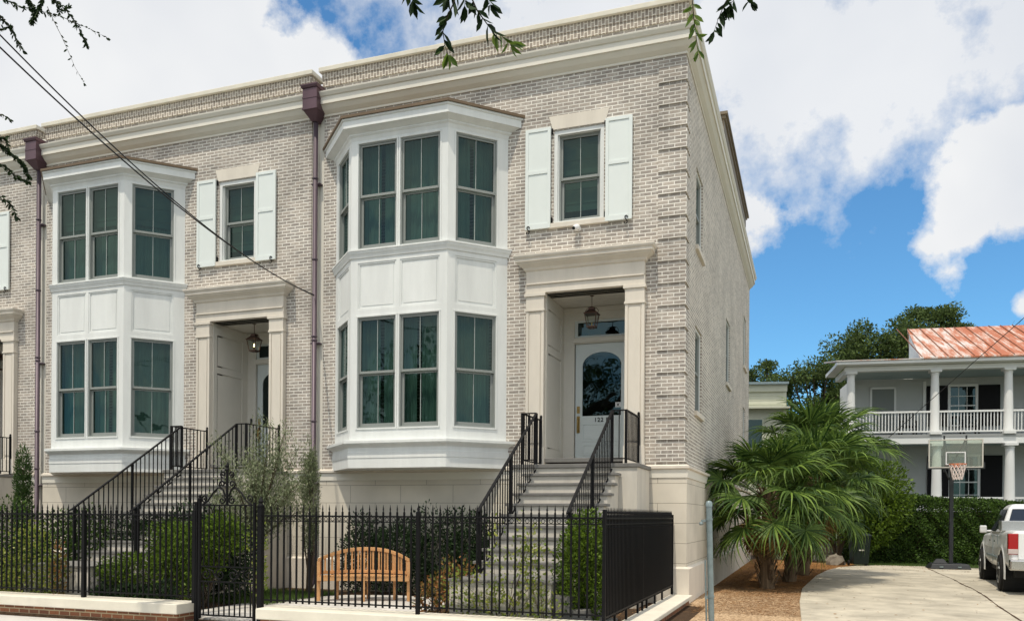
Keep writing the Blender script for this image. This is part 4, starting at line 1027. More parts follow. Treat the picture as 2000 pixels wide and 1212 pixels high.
# italian cypress
t = thing('italian_cypress', 'narrow dark green cypress column in front of the left house', 'tree', (-14.35, -1.5, 0))
foliage('crown', M['cypress'], [((0, 0, z), (.19-.05*(z > 2.2)-.06*(z > 2.5), .19, .42)) for z in (.5, .9, 1.3, 1.7, 2.05, 2.35, 2.62)], t, 8000, .07, .02, .45, .08, 20, up=1.2)
MB().tube([(0, 0, 0), (0, 0, 2.5)], [.05, .015], 8).build('trunk', M['trunk'], t)
# lawn strips of real blades
def blades(n, x0, x1, y0, y1, h, name='lawn', z0=.0):
    P = np.stack([rng.uniform(x0, x1, n), rng.uniform(y0, y1, n), np.full(n, z0)], 1)
    D = rand_unit(n)*.45+np.array([0, 0, 1]); o = arrmesh(name, leaf_quads(P, D, rand_unit(n), h*rng.uniform(.5, 1.2, n), .008), M['grass'])
    return tag(o, kind='stuff')
o = blades(9000, -8.2, -6.55, -3.4, -1.2, .13, 'grass'); o['label'] = 'fine green grass around the patio behind the gate'; o['category'] = 'grass'
o = blades(5000, 3.8, 9.0, 14.35, 16.2, .10, 'grass'); o['label'] = 'grass strip at the end of the driveway below the hedge'; o['category'] = 'grass'

def litter(name, label, n, m, region, L, W, z, up=.06):
    P = np.stack([*region(n), np.full(n, z)], 1); P[:, 2] += rng.uniform(0, .012, n)
    D = rand_unit(n)*np.array([1, 1, up]); Nn = np.array([0, 0, 1.0])+rand_unit(n)*.3
    o = arrmesh(name, leaf_quads(P, D, Nn, L*rng.uniform(.5, 1.3, n), W*rng.uniform(.6, 1.2, n)), m)
    tag(o, label, name.replace('_', ' '), kind='stuff')
def bed_region(n):
    y = rng.uniform(-1.5, 14.5, n); e = 1.95+np.maximum(0, y-5)**1.6*.042
    return rng.uniform(.05, 1, n)**.8*(e+rng.normal(0, .10, n)), y
M['straw'] = mat('pine_straw', (.32, .17, .07), .8, .1, col2=(.12, .06, .028), island=True)
M['deadleaf'] = mat('fallen_leaf', (.30, .17, .07), .8, .1, col2=(.10, .055, .025), island=True)
litter('pine_straw', 'orange pine straw scattered over the bed under the palms', 26000, M['straw'], bed_region, .13, .007, .014)
litter('fallen_leaves', 'dry leaves scattered over the gravel, driveway edge and driveway end', 900, M['deadleaf'], lambda n: (rng.uniform(.4, 7, n), np.where(rng.uniform(0, 1, n) < .55, rng.uniform(11.5, 14.6, n), rng.uniform(-6, 12, n))), .06, .03, .042)
litter('dry_grass_thatch', 'dry thatch and fallen leaves over the garden beds behind the fence', 9000, M['deadleaf'], lambda n: (rng.uniform(-14, -.4, n), rng.uniform(-5.1, -.2, n)), .05, .02, .008)

# ------------------------------------------------------------------ fan palms
def frond_mesh(seed, dead=False):
    g = random.Random(seed); out = []
    n = 38; L0 = .92; segs = 8
    for i in range(n):
        a = R(-122+244*i/(n-1))+g.uniform(-.03, .03); ln = L0*(.70+.30*math.cos(a*.6))*g.uniform(.86, 1.12)
        dirx, diry = math.cos(a), math.sin(a); pts = []
        dr = g.uniform(.25, .95)*(1 if not dead else 1.8); bend = g.uniform(-.12, .12); w = .046*g.uniform(.8, 1.1)
        for k in range(segs+1):
            s = k/segs; r = ln*s
            fold = abs(math.sin(a))*.30*r
            droop = dr*(max(0, s-.38)**1.8)*ln
            shrink = 1-.55*max(0, s-.5)*min(1, dr)
            p = Vector((r*dirx*shrink-diry*bend*s*s*ln, r*diry*shrink+dirx*bend*s*s*ln, fold*.5-droop))
            ww = w*(s*2.4+.12 if s < .40 else max(.06, (1-s)*1.55+.08))
            t_ = Vector((-diry, dirx, .45*(1 if i % 2 else -1))).normalized()
            pts.append((tuple(p-t_*ww*.5), tuple(p+t_*ww*.5)))
        out.append(pts)
    return np.array(out)
def palm(name, label, loc, H, nf, spread, seed, lean=(0, 0), scale=1.0, dead=11):
    t = thing(name, label, 'palm', loc, group='fan palms beside the corner townhouse')
    g = random.Random(seed)
    tr = MB(); top = Vector((lean[0], lean[1], H))
    tr.tube([(0, 0, -.02), (lean[0]*.4, lean[1]*.4, H*.5), tuple(top)], [.17, .13, .11], 12)
    trunk = tr.build('trunk', M['boots'], t)
    bt = MB()
    for k in range(150):
        z = g.random()*H*.95; a = g.uniform(0, 6.28); f = z/H; c = Vector((lean[0]*f, lean[1]*f, z)); r = .14-.04*f
        p0 = c+Vector((math.cos(a)*r, math.sin(a)*r, 0)); p1 = p0+Vector((math.cos(a)*.13, math.sin(a)*.13, g.uniform(.18, .34)))
        bt.bar(p0, p1, .05*g.uniform(.6, 1.1), .018)
    bt.build('old_leaf_bases', M['boots'], trunk)
    meshes = {}
    for dd in (False, True):
        for k in range(3 if not dd else 2):
            V = frond_mesh(seed*10+k, dd)
            pet = []; L = .85
            meshes[(dd, k)] = V
    protos = {}
    for i in range(nf+dead):
        dd = i >= nf
        az = i*2.39996+g.uniform(-.25, .25)
        f = (i+.5)/nf if not dd else 1.0
        el = R(80-114*f+g.uniform(-10, 10)) if not dd else R(g.uniform(-75, -60))     # first ones upright, last hang
        pl = (.95+.35*math.sin(f*3.0))*spread*g.uniform(.85, 1.12) if not dd else .45
        base = top+Vector((0, 0, -.15-.25*f))
        # curved petiole
        d = Vector((math.cos(az)*math.cos(el), math.sin(az)*math.cos(el), math.sin(el)))
        mid = base+d*pl*.55; e = base+d*pl+Vector((0, 0, -.12*pl))
        key = (dd, i % (3 if not dd else 2))
        V = meshes[key]
        dir2 = (e-mid).normalized(); dir2 = (dir2+Vector((0, 0, -.28 if not dd else -.8))).normalized()
        side = Vector((0, 0, 1)).cross(dir2); side = side.normalized() if side.length > .05 else Vector((1, 0, 0)); upv = dir2.cross(side)
        rollA = g.uniform(-.5, .5); s2 = side*math.cos(rollA)+upv*math.sin(rollA); u2 = dir2.cross(s2)
        sc_ = g.uniform(.85, 1.12)*scale
        Mx = np.array([[dir2.x, s2.x, u2.x], [dir2.y, s2.y, u2.y], [dir2.z, s2.z, u2.z]])
        W_ = (V*sc_)@Mx.T
        # gravity on the tips
        rr = np.linalg.norm(W_, axis=3); W_[..., 2] -= .30*np.maximum(0, rr-.3)**2*(.5 if not dd else 0)
        W_ = W_+np.array(e)
        a = np.array(base); b_ = np.array(mid); c_ = np.array(e); sd2 = np.array(side)*.014; up_ = np.array([0, 0, .012])
        pets = [np.array([[a-sd2, a+sd2], [b_-sd2, b_+sd2], [c_-sd2*.7, c_+sd2*.7]]), np.array([[a-up_, a+up_], [b_-up_, b_+up_], [c_-up_, c_+up_]])]
        stripmesh('dry_frond' if dd else 'frond', list(W_)+pets, M['palmdead'] if dd else M['palm'], t)
    return t
palm('fan_palm', 'nearest fan palm at the front of the gravel bed', (1.15, 3.9, 0), 2.2, 46, .92, 3, (.0, .0), 1.02)
palm('fan_palm', 'second fan palm leaning right behind the nearest one', (1.55, 6.2, 0), 2.55, 44, .98, 5, (.55, -.1), 1.04)
palm('fan_palm', 'farthest fan palm with the tallest crown by the driveway curve', (1.85, 8.8, 0), 3.4, 42, 1.05, 8, (.4, .0), 1.1)
shrub('broadleaf_shrub', 'big glossy yellow-green shrub behind the palms beside the white porch', 'shrub', (2.9, 15.9, 0), [((0, 0, 2.6), (1.3, .9, 1.7)), ((1.3, .0, 2.2), (.95, .8, 1.5)), ((-1.3, 0, 3.5), (1.0, .8, 1.1)), ((.3, 0, 3.7), (.8, .6, .8))], M['bright'], 26000, .15, .06, 30, stems=10, sr=.03)

# ------------------------------------------------------------------ hedge, bin, picket fence, rock
t = thing('clipped_hedge', 'broad clipped green hedge at the end of the driveway in front of the white porch', 'hedge', (6.3, 17.6, 0), rz=R(7))
def hedge_leaves(n, x0, x1, hy, zt, L, W, m, parent, seed=3):
    g2 = np.random.default_rng(seed); f = g2.uniform(0, 1, n); P = np.zeros((n, 3)); Nn = np.zeros((n, 3))
    X = g2.uniform(x0, x1, n); k1 = f < .62
    P[:, 0] = X; P[k1, 1] = -hy; P[k1, 2] = g2.uniform(0.02, zt, k1.sum()); Nn[k1] = (0, -1, .15)
    k2 = (~k1) & (f < .90); P[k2, 1] = g2.uniform(-hy, hy, k2.sum()); P[k2, 2] = zt; Nn[k2] = (0, 0, 1)
    k3 = f >= .90; P[k3, 0] = x0; P[k3, 1] = g2.uniform(-hy, hy, k3.sum()); P[k3, 2] = g2.uniform(0, zt, k3.sum()); Nn[k3] = (-1, 0, 0)
    q = np.clip((P[:, 2]-(zt-.35))/.35, 0, 1); P[k1, 1] += (q[k1]**2)*.22                 # rounded shoulder
    q2 = np.clip((np.abs(P[:, 1])-(hy-.3))/.3, 0, 1); P[k2, 2] -= (q2[k2]**2)*.12
    lump = .07*np.sin(P[:, 0]*3.1+1)*np.sin(P[:, 2]*4.2+P[:, 0])+.05*np.sin(P[:, 0]*7.3+P[:, 2]*5+P[:, 1]*6)+.04*np.sin(P[:, 0]*15+P[:, 2]*11)
    P += Nn*(lump-g2.uniform(0, 1, n)**1.5*.32)[:, None]
    D = Nn*.5+rand_unit(n)*.8+np.array([0, 0, .3])
    V = leaf_quads(P, D, rand_unit(n)*.6+Nn, L*g2.uniform(.6, 1.3, n), W*g2.uniform(.7, 1.2, n))
    V[:, :, 2] *= 1-.026*np.maximum(0, V[:, :, 0]+3.2)
    return arrmesh('leaves', V[V[:, :, 2].min(1) > .02], m, parent)
hedge_leaves(60000, -3.2, 5.0, .95, 2.50, .085, .05, M['hedge'], t)
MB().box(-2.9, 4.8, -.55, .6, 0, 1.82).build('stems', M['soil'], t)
t = thing('wheelie_bin', 'dark green wheeled bin in the shade beside the hedge', 'bin', (3.55, 14.25, .0), rz=R(10))
def sqr(a, b, z): return [(-a, -b, z), (a, -b, z), (a, b, z), (-a, b, z)]
MB().loft([sqr(.23, .26, .08), sqr(.29, .34, .98)]).build('body', M['bin'], t, bevel=.02)
MB().loft([sqr(.31, .37, .985), sqr(.31, .37, 1.02), sqr(.24, .28, 1.08)]).build('lid', M['bin'], t, bevel=.01)
MB().box(-.08, .08, -.325, -.31, .52, .56).build('label_plate', M['picketw'], t)
for sx in (-.27, .27):
    o = MB().lathe([(.10, -.025), (.10, .025)], (0, 0, 0), 16).build('wheel', M['tyre'], t, loc=(sx, .26, .10)); o.rotation_euler = (0, R(90), 0)
t = thing('picket_fence', 'short stretch of weathered white board fence left of the bin', 'fence', (2.45, 17.0, 0), rz=R(10))
for i in range(9):
    MB().loft([[(-.5+i*.125, -.012, z), (-.5+i*.125+.095, -.012, z), (-.5+i*.125+.095, .012, z), (-.5+i*.125, .012, z)] for z in (0, .95)]).build('board', M['picketw'], t)
MB().box(-.5, .62, .014, .05, .25, .33).box(-.5, .62, .014, .05, .7, .78).build('rail', M['picketw'], t)
rk = MB(); rk.lathe([(.05, 0), (.30, .02), (.34, .15), (.24, .30), (.06, .36)], (0, 0, 0), 9)
rk.v = [(x*random.uniform(.8, 1.2), y*random.uniform(.8, 1.2), z*random.uniform(.85, 1.15)) for x, y, z in rk.v]
tag(rk.build('boulder', M['rock'], None, loc=(2.85, 14.6, 0)), 'grey-brown rock between the board fence and the bin', 'rock')

# ------------------------------------------------------------------ basketball hoop
t = thing('basketball_hoop', 'portable basketball hoop with clear backboard at the end of the driveway', 'basketball hoop', (6.12, 13.45, .035), rz=R(2))
b = MB(); b.loft([[( -.62, -.30, 0), (.52, -.30, 0), (.52, .75, 0), (-.62, .75, 0)], [(-.56, -.24, .16), (.46, -.24, .16), (.40, .65, .16), (-.5, .65, .16)]])
b.loft([[(-.5, .1, .16), (-.1, -.1, .16), (.0, .6, .16), (-.4, .6, .16)], [(-.38, .2, .30), (-.18, .1, .30), (-.1, .5, .27), (-.35, .5, .27)]]); b.build('base', M['plastic'], t, bevel=.02)
MB().box(.14, .24, -.315, -.302, .05, .09).box(-.36, -.26, -.315, -.302, .05, .09).build('base_label', M['galv'], t)
MB().box(-.055, .055, -.055, .055, .10, 3.35).build('pole', M['plasticg'] if 'plasticg' in M else M['plastic'], t, bevel=.01)
a = MB(); 
for s in (-1, 1):
    a.bar((s*.06, 0, 2.75), (s*.30, -.55, 3.05), .03, .04); a.bar((s*.06, 0, 3.30), (s*.30, -.55, 3.95), .03, .04); a.box(s*.30-.022, s*.30+.022, -.56, -.525, 2.95, 4.05)
a.build('bracket', M['plastic'], t)
bf = MB(); y0, y1 = -.64, -.585; x0, x1, z0, z1 = -.74, .74, 3.07, 3.93; q = .035
bf.box(x0, x0+q, y0, y1, z0, z1); bf.box(x1-q, x1, y0, y1, z0, z1); bf.box(x0+q, x1-q, y0, y1, z0, z0+q); bf.box(x0+q, x1-q, y0, y1, z1-q, z1)
bo = bf.build('backboard', M['picketw'], t)
MB().box(x0+q, x1-q, y0+.02, y0+.03, z0+q, z1-q).build('panel', M['acrylic'], bo)
sq_ = MB(); a0, a1, c0, c1 = -.27, .27, 3.16, 3.55; q = .028; yq = y0+.012
sq_.box(a0, a0+q, yq, yq+.007, c0, c1); sq_.box(a1-q, a1, yq, yq+.007, c0, c1); sq_.box(a0+q, a1-q, yq, yq+.007, c0, c0+q); sq_.box(a0+q, a1-q, yq, yq+.007, c1-q, c1)
sq_.build('target_square', M['whitepl'], bo)
MB().box(x0-.01, x1+.01, y0-.01, y1+.01, z0-.035, z0-.001).box(x0-.045, x0-.001, y0-.012, y1+.012, z0-.03, z0+.16).box(x1+.001, x1+.045, y0-.012, y1+.012, z0-.03, z0+.16).build('edge_padding', M['plastic'], bo)
rm = MB(); cx, cy, rr = 0, -.64-.30, .235
rm.tube([(cx+rr*math.cos(a), cy+rr*math.sin(a), 3.16) for a in np.linspace(0, 2*math.pi, 25)], .012, 6, cap=False); rm.box(-.10, .10, -.71, -.645, 3.08, 3.18)
ri = rm.build('rim', M['orange'], t)
nm = MB(); ns = 12
def npnt(i, k, tw): r_ = rr*(1-.46*(k/4)**.8); a = 2*math.pi*(i+tw*k)/ns; return (cx+r_*math.cos(a), cy+r_*math.sin(a), 3.15-.45*k/4)
for i in range(ns):
    for tw in (.5, -.5): nm.tube([npnt(i, k, tw) for k in range(5)], .009, 4)
nm.build('net', M['net'], ri)

# ------------------------------------------------------------------ pickup truck
def wheel(parent, x, y, side):
    w_ = MB().lathe([(.22, -.13), (.375, -.12), (.395, -.06), (.395, .06), (.375, .12), (.22, .13)], (0, 0, 0), 28).build('wheel', M['tyre'], parent, loc=(x, y, .395), smooth='auto'); w_.rotation_euler = (0, R(90*side), 0)
    rim = MB(); rim.lathe([(.235, .02), (.235, .128), (.215, .132), (.205, .10), (.06, .085), (.05, .11), (.0, .115)], (0, 0, 0), 28)
    r_ = rim.build('rim', M['rim'], w_)
    sp = MB()
    for k in range(6):
        a = k*math.pi/3; sp.bar((.05*math.cos(a), .05*math.sin(a), .112), (.215*math.cos(a), .215*math.sin(a), .125), .05, .02)
    sp.build('spoke', M['rim'], w_)
t = thing('pickup_truck', 'white pickup truck with a silver toolbox parked at the right edge of the driveway', 'pickup truck', (7.05, 6.9, .035), rz=R(-4.5))
# local: x across, +y forward; rear axle at y=-1.85, front axle 2.0
hw = 1.0
def section(y, zb, zt, w, wt=None): 
    wt = wt or w*.95
    return [(-w*.93, y, zb), (-w, y, zb+.14), (-w, y, (zb+zt)/2+.05), (-wt, y, zt-.05), (-wt*.94, y, zt), (wt*.94, y, zt), (wt, y, zt-.05), (w, y, (zb+zt)/2+.05), (w, y, zb+.14), (w*.93, y, zb)]
b = MB(); b.loft([section(y, zb, zt, w_) for y, zb, zt, w_ in ((-2.95, .62, 1.27, .93), (-2.90, .50, 1.29, .98), (-2.3, .50, 1.30, 1.0), (-1.0, .48, 1.27, .99), (-.85, .45, 1.22, .97), (.9, .45, 1.20, .97), (1.4, .5, 1.20, 1.0), (2.2, .5, 1.17, 1.0), (2.75, .52, 1.08, .95), (2.9, .55, .98, .85))])
body = b.build('body', M['carwhite'], t, bevel=.02)
for s in (-1, 1):
    for yc in (-1.85, 2.0):       # flared arches around a dark well
        ar = MB(); n = 14
        ring0 = []; 
        for r0, xo in ((.47, hw+.004), (.54, hw+.016), (.60, hw-.012)):
            ring0.append([(s*xo, yc+r0*math.cos(R(a)), .40+r0*math.sin(R(a))) for a in np.linspace(-12, 192, n)])
        ar.loft(ring0, cap=False, closed=False); ar.build('wheel_arch', M['carwhite'], body)
        wl = MB(); wl.loft([[(s*xo, yc+.475*math.cos(R(a)), .40+.475*math.sin(R(a))) for a in np.linspace(0, 360, 24)[:-1]] for xo in (hw*.6, hw+.006)]); wl.build('wheel_well', M['tyre'], body)
        wheel(t, s*.93, yc, s)
cab = MB()
def cs(z, y0, y1, w_): return [(-w_, y0, z), (-w_, y1, z), (w_, y1, z), (w_, y0, z)]
cab.loft([cs(1.20, -.98, 1.25, .93), cs(1.80, -.80, .20, .745), cs(1.875, -.62, .0, .66)])
cb_ = cab.build('cab', M['carwhite'], t, bevel=.05)
for s in (-1, 1):
    for ya, yb, ya2, yb2 in ((-.86, -.10, -.72, -.12), (-.02, .92, -.04, .34)):
        gq = MB(); e = .012
        P0 = lambda y, f: (s*((.925-.04*f*0)-(.18*f)+e), y, 1.24+.54*f)
        gq.add([(s*.932, ya, 1.25), (s*.932, yb, 1.25), (s*.765, yb2, 1.76), (s*.765, ya2, 1.76)], [(0, 1, 2, 3)])
        gq.add([(s*.925, ya, 1.25), (s*.925, yb, 1.25), (s*.758, yb2, 1.76), (s*.758, ya2, 1.76)], [(0, 1, 2, 3)])
        gq.build('side_window', M['carglass'] if 'carglass' in M else M['dark'], cb_)
    mi = MB(); mi.box(min(s*1.02, s*1.17), max(s*1.02, s*1.17), .80, .92, 1.20, 1.38); mi.box(min(s*.90, s*1.04), max(s*.90, s*1.04), .84, .90, 1.22, 1.27)
    mi.build('mirror', M['carwhite'], t, bevel=.03)
    hd = MB(); hd.box(min(s*.985, s*1.0), max(s*.985, s*1.0), -.62, -.42, 1.02, 1.05); hd.box(min(s*.985, s*1.0), max(s*.985, s*1.0), .28, .48, 1.02, 1.05); hd.build('door_handle', M['chrome'], body)
    sl = MB(); sl.box(min(s*.968, s*.978), max(s*.968, s*.978), -.90, -.885, .55, 1.2); sl.box(min(s*.968, s*.978), max(s*.968, s*.978), .0, .012, .55, 1.2); sl.box(min(s*.968, s*.99), max(s*.968, s*.99), -.8, 1.3, .66, .70); sl.build('door_gap', M['galv'], body)
    tl = MB(); tl.box(min(s*.78, s*1.003), max(s*.78, s*1.003), -2.975, -2.78, .82, 1.24); tl.build('tail_light', M['redlens'], t, bevel=.015)
    tl = MB(); tl.box(min(s*.80, s*1.005), max(s*.80, s*1.005), -2.98, -2.82, .83, .93); tl.build('reversing_light', M['clearlens'], t, bevel=.01)
MB().add([(-.80, -.965, 1.30), (.80, -.965, 1.30), (.68, -.825, 1.765), (-.68, -.825, 1.765)], [(0, 1, 2, 3)]).build('rear_window', M['carglass'], cb_)
MB().box(-.83, .83, -3.0, -2.955, .72, 1.25).box(-.3, .3, -3.03, -3.0, 1.12, 1.18).build('tailgate', M['carwhite'], t, bevel=.012)
MB().loft([[( -.99, -3.12, .50), (-.6, -3.17, .50), (.6, -3.17, .50), (.99, -3.12, .50), (.99, -2.90, .50), (-.99, -2.90, .50)], [(-.99, -3.12, .72), (-.6, -3.17, .72), (.6, -3.17, .72), (.99, -3.12, .72), (.99, -2.90, .72), (-.99, -2.90, .72)]]).build('bumper', M['chrome'], t, bevel=.03)
MB().box(-.97, .97, -1.55, -1.03, 1.28, 1.50).build('toolbox', M['galvbright'] if 'galvbright' in M else M['chrome'], t, bevel=.01)
MB().box(-.85, .85, -2.7, 2.6, .34, .5).build('chassis', M['tyre'], t)

# ------------------------------------------------------------------ white porch house
t = thing('porch_house', 'white two-storey wooden house with columned porches and a rusty metal roof behind the hedge', 'house', (6.62, 20.98, 0), rz=R(7.5))
XL, XR = -3.35, 12.0; FLZ, F2 = 1.50, 4.86; PD = 2.4
def siding(mb, x0, x1, y, z0, z1, h=.14):
    z = z0
    while z < z1-.01:
        zt = min(z+h, z1); mb.loft([[(x0, y-.022, z), (x0, y-.004, zt), (x0, y+.1, zt), (x0, y+.1, z)], [(x1, y-.022, z), (x1, y-.004, zt), (x1, y+.1, zt), (x1, y+.1, z)]]); z = zt
m = MB(); siding(m, XL+.5, XR, PD, FLZ, 4.64); siding(m, XL+.5, XR, PD, F2, 7.46); m.build('wall', M['porchwall_shaded'], t)
m = MB(); m.box(XL+.3, XL+.42, 0+.25, PD+6, FLZ-1.4, 7.35); m.build('end_wall', M['wsid'], t) if False else None
m = MB(); m.box(XL+.7, XR, PD+.1, PD+3, 0, 7.50); m.build('rear_block', M['wsid'], t)
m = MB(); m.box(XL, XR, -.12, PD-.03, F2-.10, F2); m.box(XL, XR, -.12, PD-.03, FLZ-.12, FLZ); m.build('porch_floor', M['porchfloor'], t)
m = MB(); m.box(XL+.02, XR, -.10, .16, 4.50, F2-.102); m.box(XL-.02, XR, -.16, .18, 7.38, 7.56); m.box(XL+.02, XL+.24, .17, PD-.03, 7.36, 7.56); m.box(XL+.02, XL+.24, .17, PD-.03, 4.5, F2-.102); m.build('beam', M['wsid'], t)
m = MB(); m.box(XL+.25, XR, .19, PD-.03, 7.44, 7.47); m.box(XL+.25, XR, .17, PD-.03, 4.62, 4.65); m.build('porch_ceiling', M['wsidg'], t)
# eaves
m = MB(); m.loft([[(XL-.38, -.55, 7.60), (XR, -.55, 7.60), (XR, -.02, 7.57), (XL-.38, -.02, 7.57)], [(XL-.38, -.55, 7.72), (XR, -.55, 7.72), (XR, -.02, 7.74), (XL-.38, -.02, 7.74)]]); 
m.box(XL-.38, XL-.02, -.02, 2.4, 7.57, 7.70)
m.build('eaves', M['wsid'], t)
# low roof (left) and main gable
m = MB(); m.loft([[(XL-.42, -.6, 7.722), (-.70, -.6, 7.722), (-.70, 2.6, 8.22), (XL-.42, 2.6, 8.22)], [(XL-.42, -.6, 7.76), (-.70, -.6, 7.76), (-.70, 2.6, 8.28), (XL-.42, 2.6, 8.28)]]); m.build('porch_roof', M['rust'], t)
rf = MB(); rf.loft([[(-.72, -.62, 7.725), (XR, -.62, 7.725), (XR, 4.0, 9.80), (-.12, 4.0, 9.80)], [(-.72, -.62, 7.78), (XR, -.62, 7.78), (XR, 4.0, 9.86), (-.12, 4.0, 9.86)]])
rf.loft([[(-.12, 4.0, 9.80), (XR, 4.0, 9.80), (XR, 8.6, 7.8), (1.2, 8.6, 7.8)], [(-.12, 4.0, 9.86), (XR, 4.0, 9.86), (XR, 8.6, 7.86), (1.2, 8.6, 7.86)]])
ro = rf.build('roof', M['rust'], t)
sm = MB()
for k in range(28):
    x = -.66+k*.46
    if x > XR: break
    sm.bar((x+.02, -.60, 7.80), (x+.10, 3.98, 9.875), .022, .035)
sm.build('standing_seam', M['rustdark'] if 'rustdark' in M else M['rust'], ro)
gm = MB(); 
gm.loft([[(-.60, -.3, 7.75), (-.04, 4.0, 8.0), (-.04, 4.0, 9.78)], [(-.45, -.3, 7.75), (.1, 4.0, 8.0), (.1, 4.0, 9.78)]]); gm.build('gable', M['wsid'], t)
def column(x, z0, z1, r=.17):
    m = MB(); H = z1-z0
    m.box(x-r*1.25, x+r*1.25, -r*1.25, r*1.25, z0, z0+.10); m.box(x-r*1.2, x+r*1.2, -r*1.2, r*1.2, z1-.10, z1)
    m.lathe([(r*1.12, .10), (r*1.12, .16), (r, .20), (r*.98, H*.4), (r*.82, H-.22), (r*.82, H-.2), (r*.95, H-.18), (r*.95, H-.15), (r*.84, H-.14), (r*.84, H-.10)], (x, 0, z0), 20)
    m.build('column', M['wsid'], t, smooth='auto')
cols = [-3.12, -.03, 2.58, 5.2, 7.8, 10.4]
for x in cols: column(x, F2, 7.38)
for x in (-3.12, 0.05, 2.64, 5.2, 7.8, 10.4): column(x, FLZ, 4.50, .19)
for z in (FLZ, F2):
    for a, b_ in zip(cols[:-1], cols[1:]):
        m = MB(); a2, b2 = a+.16, b_-.16
        m.box(a2, b2, -.05, .05, z+.86, z+.93); m.box(a2, b2, -.035, .035, z+.09, z+.15)
        x = a2+.07
        while x < b2-.03: m.box(x-.017, x+.017, -.017, .017, z+.15, z+.86); x += .118
        m.build('balustrade', M['wsid'], t)
    m = MB(); m.box(XL+.19, XL+.27, .2, PD-.05, z+.86, z+.93); m.box(XL+.19, XL+.27, .2, PD-.05, z+.09, z+.15)
    for y in np.arange(.3, PD-.1, .118): m.box(XL+.213, XL+.247, y-.017, y+.017, z+.15, z+.86)
    m.build('balustrade', M['wsid'], t)
def hwin(x0, x1, z0, z1, shut=True):
    y = PD-.05; m = MB(); q = .10
    m.box(x0-q, x0, y-.03, y+.02, z0-.08, z1+q); m.box(x1, x1+q, y-.03, y+.02, z0-.08, z1+q); m.box(x0, x1, y-.03, y+.02, z1, z1+q); m.box(x0, x1, y-.04, y+.02, z0-.08, z0)
    zm = (z0+z1)/2; m.box(x0, x1, y-.01, y+.02, zm-.025, zm+.025)
    for k in (1, 2): u = x0+(x1-x0)*k/3; m.box(u-.012, u+.012, y-.004, y+.02, z0, z1)
    for zz in (z0+(zm-z0)*.5, zm+(z1-zm)*.5): m.box(x0, x1, y-.003, y+.02, zz-.012, zz+.012)
    w_ = m.build('window', M['wsid'], t); MB().box(x0, x1, y+.005, y+.012, z0, z1).build('pane', M['glassdark'], w_)
    if shut:
        for a, b_ in ((x0-q-.82, x0-q-.01), (x1+q+.01, x1+q+.82)):
            if True:
                s_ = MB(); s_.box(a, b_, y-.06, y-.025, z0-.06, z1+.05); s_.box(a+.06, b_-.06, y-.068, y-.06, z0+.02, zm-.05); s_.box(a+.06, b_-.06, y-.068, y-.06, zm+.05, z1-.03); s_.build('shutter', M['blackshut'], t)
for x in (1.68, 6.6, 10.2):
    hwin(x-.50, x+.45, F2+.62, 7.05); hwin(x-.45, x+.55, FLZ+.55, 4.15)
y = PD-.05
m = MB(); m.box(-1.95, -1.87, y-.03, y+.02, F2, 7.1); m.box(-1.0, -.92, y-.03, y+.02, F2, 7.1); m.box(-1.95, -.92, y-.03, y+.02, 7.02, 7.1)
d_ = m.build('porch_door', M['wsid'], t); MB().box(-1.87, -1.0, y-.02, y+.01, F2, 7.02).build('door_leaf', M['greydoor'] if 'greydoor' in M else M['sash'], d_)
m = MB(); m.box(.12, .24, PD-.08, PD-.02, F2, 7.3); m.build('corner_board', M['wsid'], t)
m = MB(); m.box(-3.55, -3.40, -.1, .06, 4.95, 5.9); m.build('downspout', M['wsid'], t)
ch_ = MB(); ch_.box(2.3, 2.8, 5.2, 5.7, 9.2, 10.12); ch_.box(3.1, 3.6, 5.2, 5.7, 9.2, 10.12); ch_.build('chimney', M['rustdark'] if 'rustdark' in M else M['redbrick'], t)
# rocking chairs on the upper porch
def porch_chair(x, label):
    c = thing('porch_chair', label, 'chair', (6.62+x*math.cos(R(7.5))-1.1*math.sin(R(7.5)), 20.98+x*math.sin(R(7.5))+1.1*math.cos(R(7.5)), F2), rz=R(7.5), group='dark chairs on the upper porch')
    MB().box(-.28, .28, -.25, .25, .40, .44).build('seat', M['blackshut'], c)
    m = MB(); m.box(-.30, -.25, .20, .25, 0, 1.08); m.box(.25, .30, .20, .25, 0, 1.08); m.box(-.25, .25, .205, .24, 1.0, 1.09)
    for k in range(5): m.box(-.2+k*.1-.02, -.2+k*.1+.02, .21, .235, .46, 1.0)
    m.build('backrest', M['blackshut'], c)
    for sx in (-.275, .275):
        MB().box(sx-.025, sx+.025, -.25, -.20, 0, .62).build('leg', M['blackshut'], c); MB().box(sx-.035, sx+.035, -.27, .2, .62, .65).build('armrest', M['blackshut'], c)
porch_chair(-.75, 'dark chair on the upper porch beside the grey door'); porch_chair(1.55, 'dark chair on the upper porch in front of the multi-pane window')
# small cream outbuilding
t = thing('cream_outbuilding', 'small cream clapboard building behind the palms with a flat roof', 'building', (0, 28.6, 0), rz=R(12))
m = MB(); z = 0
while z < 7.9: siding(m, -3.5, .85, 0, z, min(z+.22, 7.9), .22); z += .22
m.box(-3.5, .85, .1, 4, 0, 7.9); m.build('wall', M['cream_sid'], t)
MB().box(.72, .88, -.04, .12, 0, 7.9).build('corner_board', M['cream_sid'], t)
MB().box(-3.6, .95, -.3, 4.1, 8.25, 8.36).build('roof', M['galv'], t); MB().box(-3.55, .90, -.12, 4.0, 7.9, 8.249).build('frieze', M['cream_sid'], t)
MB().box(-3.6, .98, -.5, -.03, 7.02, 7.12).build('awning', M['cream_sid'], t)
w_ = MB().box(-1.2, -.2, -.06, -.03, 5.0, 6.6).build('window', M['cream_sid'], t); MB().box(-1.1, -.3, -.075, -.061, 5.1, 6.5).build('pane', M['glassdark'], w_)

